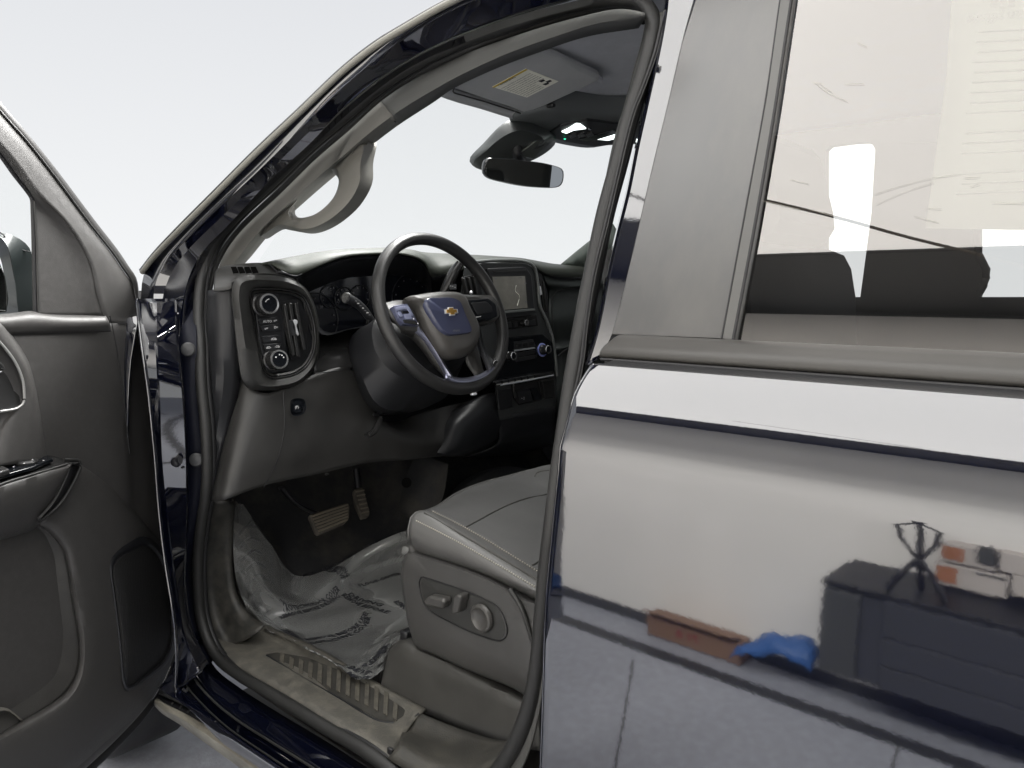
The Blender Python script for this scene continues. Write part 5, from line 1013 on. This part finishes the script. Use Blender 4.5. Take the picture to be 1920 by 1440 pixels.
# armrest with window switches
AT = [(-60, 900), (0, 881), (50, 864), (88, 854), (120, 860), (150, 864)]
AF = [(-60, 938), (0, 908), (50, 892), (95, 879), (125, 869), (150, 866)]
patch('armrest_top', [dl(AT, .036), dl(mid(AT, AF, .3), .05), dl(mid(AT, AF, .93), .095), dl(AF, .1)], PLS, FD, 30, 10, t=.004, ang=50)
AB = [(-60, 1010), (0, 1000), (40, 990), (75, 976), (105, 940), (134, 876)]
patch('armrest_front', [dl([(-60, 938), (0, 908), (50, 892), (90, 880), (115, 873), (134, 868)], .1), dl([(-60, 946), (0, 916), (50, 899), (90, 887), (118, 880), (134, 872)], .108), dl(mid([(-60, 938), (0, 908), (50, 892), (90, 880), (115, 873), (134, 868)], AB, .5), .104), dl(AB, .075), dl([(a-8, b+14) for a, b in AB], .04)], DOORP, FD, 30, 16, t=.004, ang=60)
tube('armrest_piping', dl([(-60, 939), (0, 909), (50, 893), (95, 880), (126, 870)], .103), .0022, RUB, FD, 30, 8)
tube('armrest_trim', dl([(132, 868), (128, 885), (115, 915), (98, 945), (74, 972)], .102), .0014, PLG, FD, 30, 6)
tube('armrest_trim', dl([(120, 862), (148, 865), (151, 872), (146, 888), (134, 912), (118, 938), (100, 958), (74, 978)], .085), .0032, RUB, FD, 50, 8)
patch('armrest_gap', [dl([(133, 869), (128, 888), (114, 918), (95, 948), (72, 974)], .095), dl([(148, 869), (143, 888), (130, 914), (110, 944), (78, 976)], .075)], RUBD, FD, 20, t=.003)
ATP = P_(D_(.07)(50, 875), (D_(.05)(0, 890)-D_(.095)(0, 904)).cross(D_(.05)(100, 862)-D_(.05)(0, 890)).normalized())
sw_ = prism('switch_panel', [p+V((0, 0, .004)) for p in m(ATP, [(-60, 902), (0, 884), (60, 862), (92, 858), (100, 864), (60, 880), (0, 897), (-60, 918)])], V((0, 0, -.006)), GLOSS, FD, .0015)
lathe('mirror_dial', ATP(50, 873)+V((0, 0, .004)), (0, 0, 1), [(.018, 0), (.0185, .003), (.016, .006), (.012, .0065), (.011, .0045), (.002, .0045)], PLS, FD, 28)
for (x, y) in ((38, 872), (52, 868), (62, 871), (46, 878), (26, 882), (82, 870), (0, 893)): lathe('switch_print', ATP(x, y)+V((0, 0, .0085 if 35 < x < 65 else .006)), (0, 0, 1), [(.0016, 0), (.0012, .0006)], WHITE, FD, 8)
prism('window_switch', [p+V((0, 0, .012)) for p in m(ATP, [(-50, 902), (8, 886), (20, 892), (-40, 912)])], V((0, 0, -.01)), PLS, FD, .003)
# lower bulge with map pocket
BU = [(-60, 1000), (40, 1004), (85, 985), (130, 940), (152, 872), (180, 884), (215, 915), (250, 955), (282, 995), (310, 1035), (328, 1090), (334, 1150), (330, 1205), (312, 1262), (270, 1330), (220, 1380), (150, 1445), (-60, 1600)]
PKT = [(-60, 985), (30, 986), (70, 982), (100, 1000), (124, 1030), (133, 1065), (140, 1120), (148, 1180), (154, 1215), (152, 1262), (138, 1296), (110, 1322), (50, 1360), (-60, 1425)]
BM = [(-60, 960), (60, 978), (100, 960), (135, 930), (165, 905), (200, 935), (228, 975), (246, 1020), (256, 1080), (258, 1140), (258, 1200), (250, 1250), (225, 1300), (180, 1350), (120, 1400), (60, 1440), (0, 1480), (-60, 1500)]
patch('lower_bulge', [dl([(152, 868), (182, 882), (220, 912), (256, 952), (290, 996), (318, 1040), (332, 1100), (335, 1160), (330, 1210), (312, 1264), (272, 1328), (222, 1380), (150, 1446), (80, 1500)], .0), dl([(150, 872), (176, 890), (212, 922), (244, 962), (274, 1004), (298, 1050), (310, 1104), (314, 1160), (308, 1206), (290, 1254), (250, 1310), (202, 1362), (134, 1424), (64, 1480)], .034),
   dl([(140, 895), (156, 915), (178, 945), (196, 985), (208, 1030), (214, 1080), (218, 1130), (220, 1180), (216, 1230), (204, 1275), (180, 1315), (140, 1360), (80, 1405), (0, 1450)], .058), dl([(118, 932), (128, 950), (140, 972), (152, 1005), (160, 1045), (166, 1090), (170, 1135), (174, 1180), (172, 1230), (160, 1275), (138, 1310), (100, 1345), (40, 1382), (-60, 1440)], .066),
   dl([(76, 980), (96, 990), (112, 1006), (126, 1028), (134, 1060), (140, 1100), (146, 1140), (153, 1185), (155, 1230), (148, 1272), (132, 1302), (98, 1330), (44, 1362), (-60, 1424)], .064), dl([(70, 984), (88, 996), (104, 1012), (118, 1034), (126, 1066), (132, 1106), (138, 1146), (146, 1188), (148, 1232), (140, 1270), (124, 1296), (92, 1322), (40, 1352), (-60, 1412)], .045)], DOORP, FD, 70, 44, t=.003, ang=60)
patch('map_pocket', [dl([(70, 980), (92, 994), (110, 1012), (124, 1036), (130, 1066), (136, 1106), (142, 1146), (150, 1188), (152, 1232), (144, 1272), (126, 1298), (94, 1324), (42, 1354), (-60, 1414)], .044), dl([(60, 985), (78, 1000), (88, 1020), (96, 1044), (100, 1076), (104, 1110), (108, 1146), (112, 1188), (108, 1225), (100, 1255), (84, 1276), (60, 1294), (20, 1320), (-60, 1360)], .03), dl([(-60, 985), (-20, 1000), (10, 1030), (20, 1050), (24, 1080), (28, 1116), (30, 1150), (30, 1186), (26, 1220), (20, 1245), (8, 1262), (-10, 1280), (-30, 1300), (-60, 1330)], .01)], mat('pocket_plastic', (.03, .029, .027), .5, 0, 1.5, .5, 650, .5, 8), FD, 50, 18, t=.003, ang=60)
patch('pocket_floor', [dl([(-60, 1360), (10, 1330), (44, 1352)], .05), dl([(-60, 1330), (0, 1322), (30, 1336)], .02)], mat('pocket_floor_dusty', (.12, .115, .1), .7, bump=.3, bscale=100), FD, 10, t=.002)
# speaker
SO = [(205, 1065), (208, 1048), (222, 1030), (245, 1014), (266, 1004), (288, 1012), (308, 1035), (322, 1068), (330, 1110), (331, 1170), (326, 1215), (312, 1245), (285, 1268), (250, 1293), (238, 1296), (231, 1285), (222, 1200), (212, 1120)]
SI = [(212, 1070), (215, 1056), (226, 1044), (250, 1031), (272, 1023), (288, 1032), (304, 1056), (314, 1090), (320, 1130), (322, 1180), (318, 1214), (306, 1238), (280, 1260), (250, 1284), (242, 1288), (236, 1278), (228, 1200), (218, 1120)]
def sl(P, o): return [D_(.060-.028*(x-205)/125+o)(x, y) for x, y in P]
rings('speaker_frame', [sl(SO, -.02), sl(shrink(SO, .99), .003), sl(mid(SO, SI, .6), .006), sl(SI, .001), sl(shrink(SI, .99), -.002)], PLD, FD, 80, ang=50)
gm = mat('speaker_mesh', (.014, .014, .014), .5)
n = gm.node_tree
vo = n.nodes.new('ShaderNodeTexVoronoi'); vo.inputs['Scale'].default_value = 420; vo.inputs['Randomness'].default_value = 0; t_ = n.nodes.new('ShaderNodeTexCoord'); b_ = n.nodes.new('ShaderNodeBump'); b_.inputs['Strength'].default_value = .8; b_.inputs['Distance'].default_value = .001
n.links.new(t_.outputs['Object'], vo.inputs['Vector']); n.links.new(vo.outputs['Distance'], b_.inputs['Height']); n.links.new(b_.outputs[0], n.nodes['Principled BSDF'].inputs['Normal'])
rings('speaker_grille', [sl(SI, -.0015), sl(shrink(SI, .9), .002), sl(shrink(SI, .5), .0045)], gm, FD, 60, True, ang=60)
# exterior mirror seen through the door glass
em_ = empty('side_mirror', 0, par=TK)
MXP = P_((-1.62, -.42, 1.3), V((1, .1, 0)))
rings('mirror_housing', [[p+V((-.12, 0, 0)) for p in m(MXP, [(-60, 470), (0, 455), (30, 470), (44, 520), (44, 570), (-60, 580)])], m(MXP, [(-80, 430), (0, 436), (30, 444), (56, 466), (60, 520), (62, 600), (-80, 610)]), [p+V((.03, 0, 0)) for p in m(MXP, [(-80, 445), (-10, 446), (4, 462), (14, 500), (22, 560), (20, 600), (-80, 605)])]], mat('mirror_housing_plastic', (.03, .042, .042), .4, 0, 1.5, .2, 500), em_, 50, ang=50)
prism('mirror_face', [p+V((.028, 0, 0)) for p in m(MXP, [(-80, 480), (-10, 490), (2, 520), (8, 560), (4, 585), (-80, 590)])], V((-.01, 0, 0)), MT['mirror_silver'], em_, .002)
tube('housing_seam', [p+V((.012, 0, 0)) for p in m(MXP, [(-60, 432), (0, 438), (12, 465), (22, 510), (32, 560)])], .0014, RUBD, em_, 20, 5)
tube('housing_seam', [p+V((.008, 0, 0)) for p in m(MXP, [(12, 465), (34, 468), (56, 473)])], .0012, RUBD, em_, 10, 5)
# ================================================================ PROTECTIVE FILM over the carpet
FL = empty('floor_film', 0, 'crinkled clear plastic protective film with black print lying on the driver footwell', 'plastic film')
rnd = random.Random(3)
ph = [(rnd.uniform(-30, 30), rnd.uniform(-30, 30), rnd.uniform(0, 6), rnd.uniform(.2, 1)) for _ in range(9)]
def wrk(u, v): return sum(a[3]*abs(math.sin(a[0]*u*.7+a[1]*v*.7+a[2])) for a in ph)/5
F0 = px3([(440, 960, -1.56), (455, 955, -1.60), (480, 990, -1.62), (510, 1030, -1.63), (560, 1085, -1.66), (620, 1070, -1.62), (690, 1030, -1.6), (760, 1000, -1.5), (800, 1010, -1.3)])
F1 = px3([(438, 1020, -1.55), (455, 1030, -1.565), (485, 1060, -1.58), (515, 1100, -1.59), (560, 1120, -1.60)])+m(Z_(.60), [(620, 1100)])+m(Z_(.59), [(690, 1070), (760, 1050), (800, 1060)])
F2 = px3([(442, 1085, -1.53), (460, 1100, -1.54), (490, 1120, -1.55), (520, 1140, -1.55)])+m(Z_(.575), [(565, 1145), (625, 1130), (690, 1110), (760, 1090), (800, 1100)])
F3 = px3([(455, 1130, -1.50), (472, 1145, -1.51)])+m(Z_(.57), [(500, 1160), (530, 1168), (570, 1172), (630, 1165), (700, 1150), (765, 1135), (810, 1140)])
F4 = m(Z_(.567), [(478, 1178), (500, 1184), (520, 1188), (550, 1196), (590, 1200), (640, 1196), (705, 1180), (765, 1168), (810, 1170)])
F5 = m(Z_(.578), [(500, 1192), (525, 1200), (548, 1210), (578, 1224), (615, 1228), (655, 1226), (705, 1212), (748, 1196), (790, 1190)])
F6 = m(Z_(.586), [(530, 1204), (550, 1215), (578, 1228), (610, 1242), (635, 1252), (668, 1255), (705, 1245), (735, 1222), (752, 1206)])
F7 = m(Z_(.60), [(560, 1216), (580, 1230), (602, 1240), (626, 1254), (645, 1268), (668, 1283), (695, 1282), (718, 1266), (732, 1228)])
FR_ = [F0, F1, F2, F3, F4, F5, F6, F7]
rows = [cr(r, 70) for r in FR_]; cols = [cr([r[i] for r in rows], 80) for i in range(70)]
G = [[cols[i][j] for i in range(70)] for j in range(80)]
for j in range(80):
    for i in range(70):
        u, v = i/69, j/79
        e = .16+.8*(v > .74)*min(1, (v-.74)*6)+.7*(u < .3)*(1-u/.3)
        hf = (math.sin(55*u+9*math.sin(7*v))*math.sin(41*v+6*math.sin(11*u)))*.0026*(e-.15)
        G[j][i] = G[j][i]+V((0, 0, .006+.008*e*wrk(u*1.3, v*1.6)+hf))
G = [[p+(CAM-p).normalized()*.016*max(0, 1-(i/69)/.34) for i, p in enumerate(r)] for r in G]
vs = [p for r in G for p in r]; fcs = [(j*70+i, (j+1)*70+i, (j+1)*70+i+1, j*70+i+1) for j in range(79) for i in range(69)]
film = obj('film_sheet', vs, fcs, FILM, FL, True, 25)
def gat(u, v):
    x = min(68.999, max(0, u*69)); y = min(78.999, max(0, v*79)); i, j = int(x), int(y); a, b = x-i, y-j
    return (G[j][i]*(1-a)+G[j][i+1]*a)*(1-b)+(G[j+1][i]*(1-a)+G[j+1][i+1]*a)*b
def nearest(px, py):
    best = None
    for j in range(0, 80):
        for i in range(0, 70):
            p = G[j][i]; d = p-CAM; z = d.dot(FW); x = 960+1400*d.dot(RT)/z; y = 720-1400*d.dot(UPV)/z; e = (x-px)**2+(y-py)**2
            if best is None or e < best[0]: best = (e, i/69, j/79)
    return best[1], best[2]
from mathutils.bvhtree import BVHTree
FBV = BVHTree.FromPolygons([tuple(p) for p in vs], fcs)
def ftext(s, a, b, h):
    (u0, v0), (u1, v1) = nearest(*a), nearest(*b)
    P0, P1 = gat(u0, v0), gat(u1, v1); L = (P1-P0).length
    c = bpy.data.curves.new('film_print', 'FONT'); c.body = s; c.size = 1; c.resolution_u = 1; c.offset = .03
    t = bpy.data.objects.new('film_print', c); COL.objects.link(t); dg = bpy.context.evaluated_depsgraph_get(); me = bpy.data.meshes.new_from_object(t.evaluated_get(dg)); bpy.data.objects.remove(t); bpy.data.curves.remove(c)
    xm = max(v.co.x for v in me.vertices) or 1
    nrm = (P1-P0).normalized(); side = V((0, 0, 1)).cross(nrm).normalized()
    for v in me.vertices:
        k = v.co.x/xm; base = gat(u0+(u1-u0)*k, v0+(v1-v0)*k); w_ = base+side*(v.co.y*h); hh = FBV.ray_cast(w_+V((.0, -.0, .08)), V((0, 0, -1)), .2); v.co = (hh[0] if hh[0] is not None else w_)+V((0, -.0004, .0012))
    me.materials.clear(); me.materials.append(INK); o = bpy.data.objects.new('film_print', me); COL.objects.link(o); o.parent = FL
LNS = [('REMOVE BEFORE DRIVING', (600, 1050), (720, 1008)), ('PROTECTIVE FLOOR COVER', (532, 1150), (636, 1108)), ('REMOVE BEFORE DRIVING', (528, 1160), (640, 1122)), ('PROTECTIVE COVER', (580, 1210), (696, 1160)), ('REMOVE BEFORE USE', (578, 1202), (690, 1152)),
       ('REMOVE', (598, 1062), (640, 1088)), ('DRIVING', (608, 1058), (652, 1084)), ('FLOOR COVER', (676, 1100), (756, 1078)), ('REMOVE BEFORE', (640, 1118), (726, 1150)), ('DRIVING', (650, 1116), (716, 1138)), ('BEFORE DRIVING', (514, 1184), (570, 1212)), ('REMOVE', (524, 1180), (560, 1204)), ('COVER', (702, 1246), (732, 1208)), ('FLOOR', (690, 1250), (722, 1220)), ('REMOVE', (650, 1262), (690, 1276)), ('DRIVE', (652, 1252), (688, 1266)), ('PR', (568, 1074), (592, 1064)), ('REMOVE', (738, 1130), (770, 1150))]
for s_t, a, b in LNS: ftext(s_t, a, b, .021)
# ================================================================ tidy: put each thing's empty at its base
bpy.context.view_layer.update()
for e in [o for o in COL.objects if o.type == 'EMPTY' and o.parent is None]:
    ds = [d for d in e.children_recursive if d.type == 'MESH']
    lo = V((1e9,)*3); hi = V((-1e9,)*3)
    for d in ds:
        for c in d.bound_box:
            w = d.matrix_world@V(c); lo = V(map(min, lo, w)); hi = V(map(max, hi, w))
    base = V(((lo.x+hi.x)/2, (lo.y+hi.y)/2, lo.z)); e.location = base
    for c in e.children: c.location = c.location-base
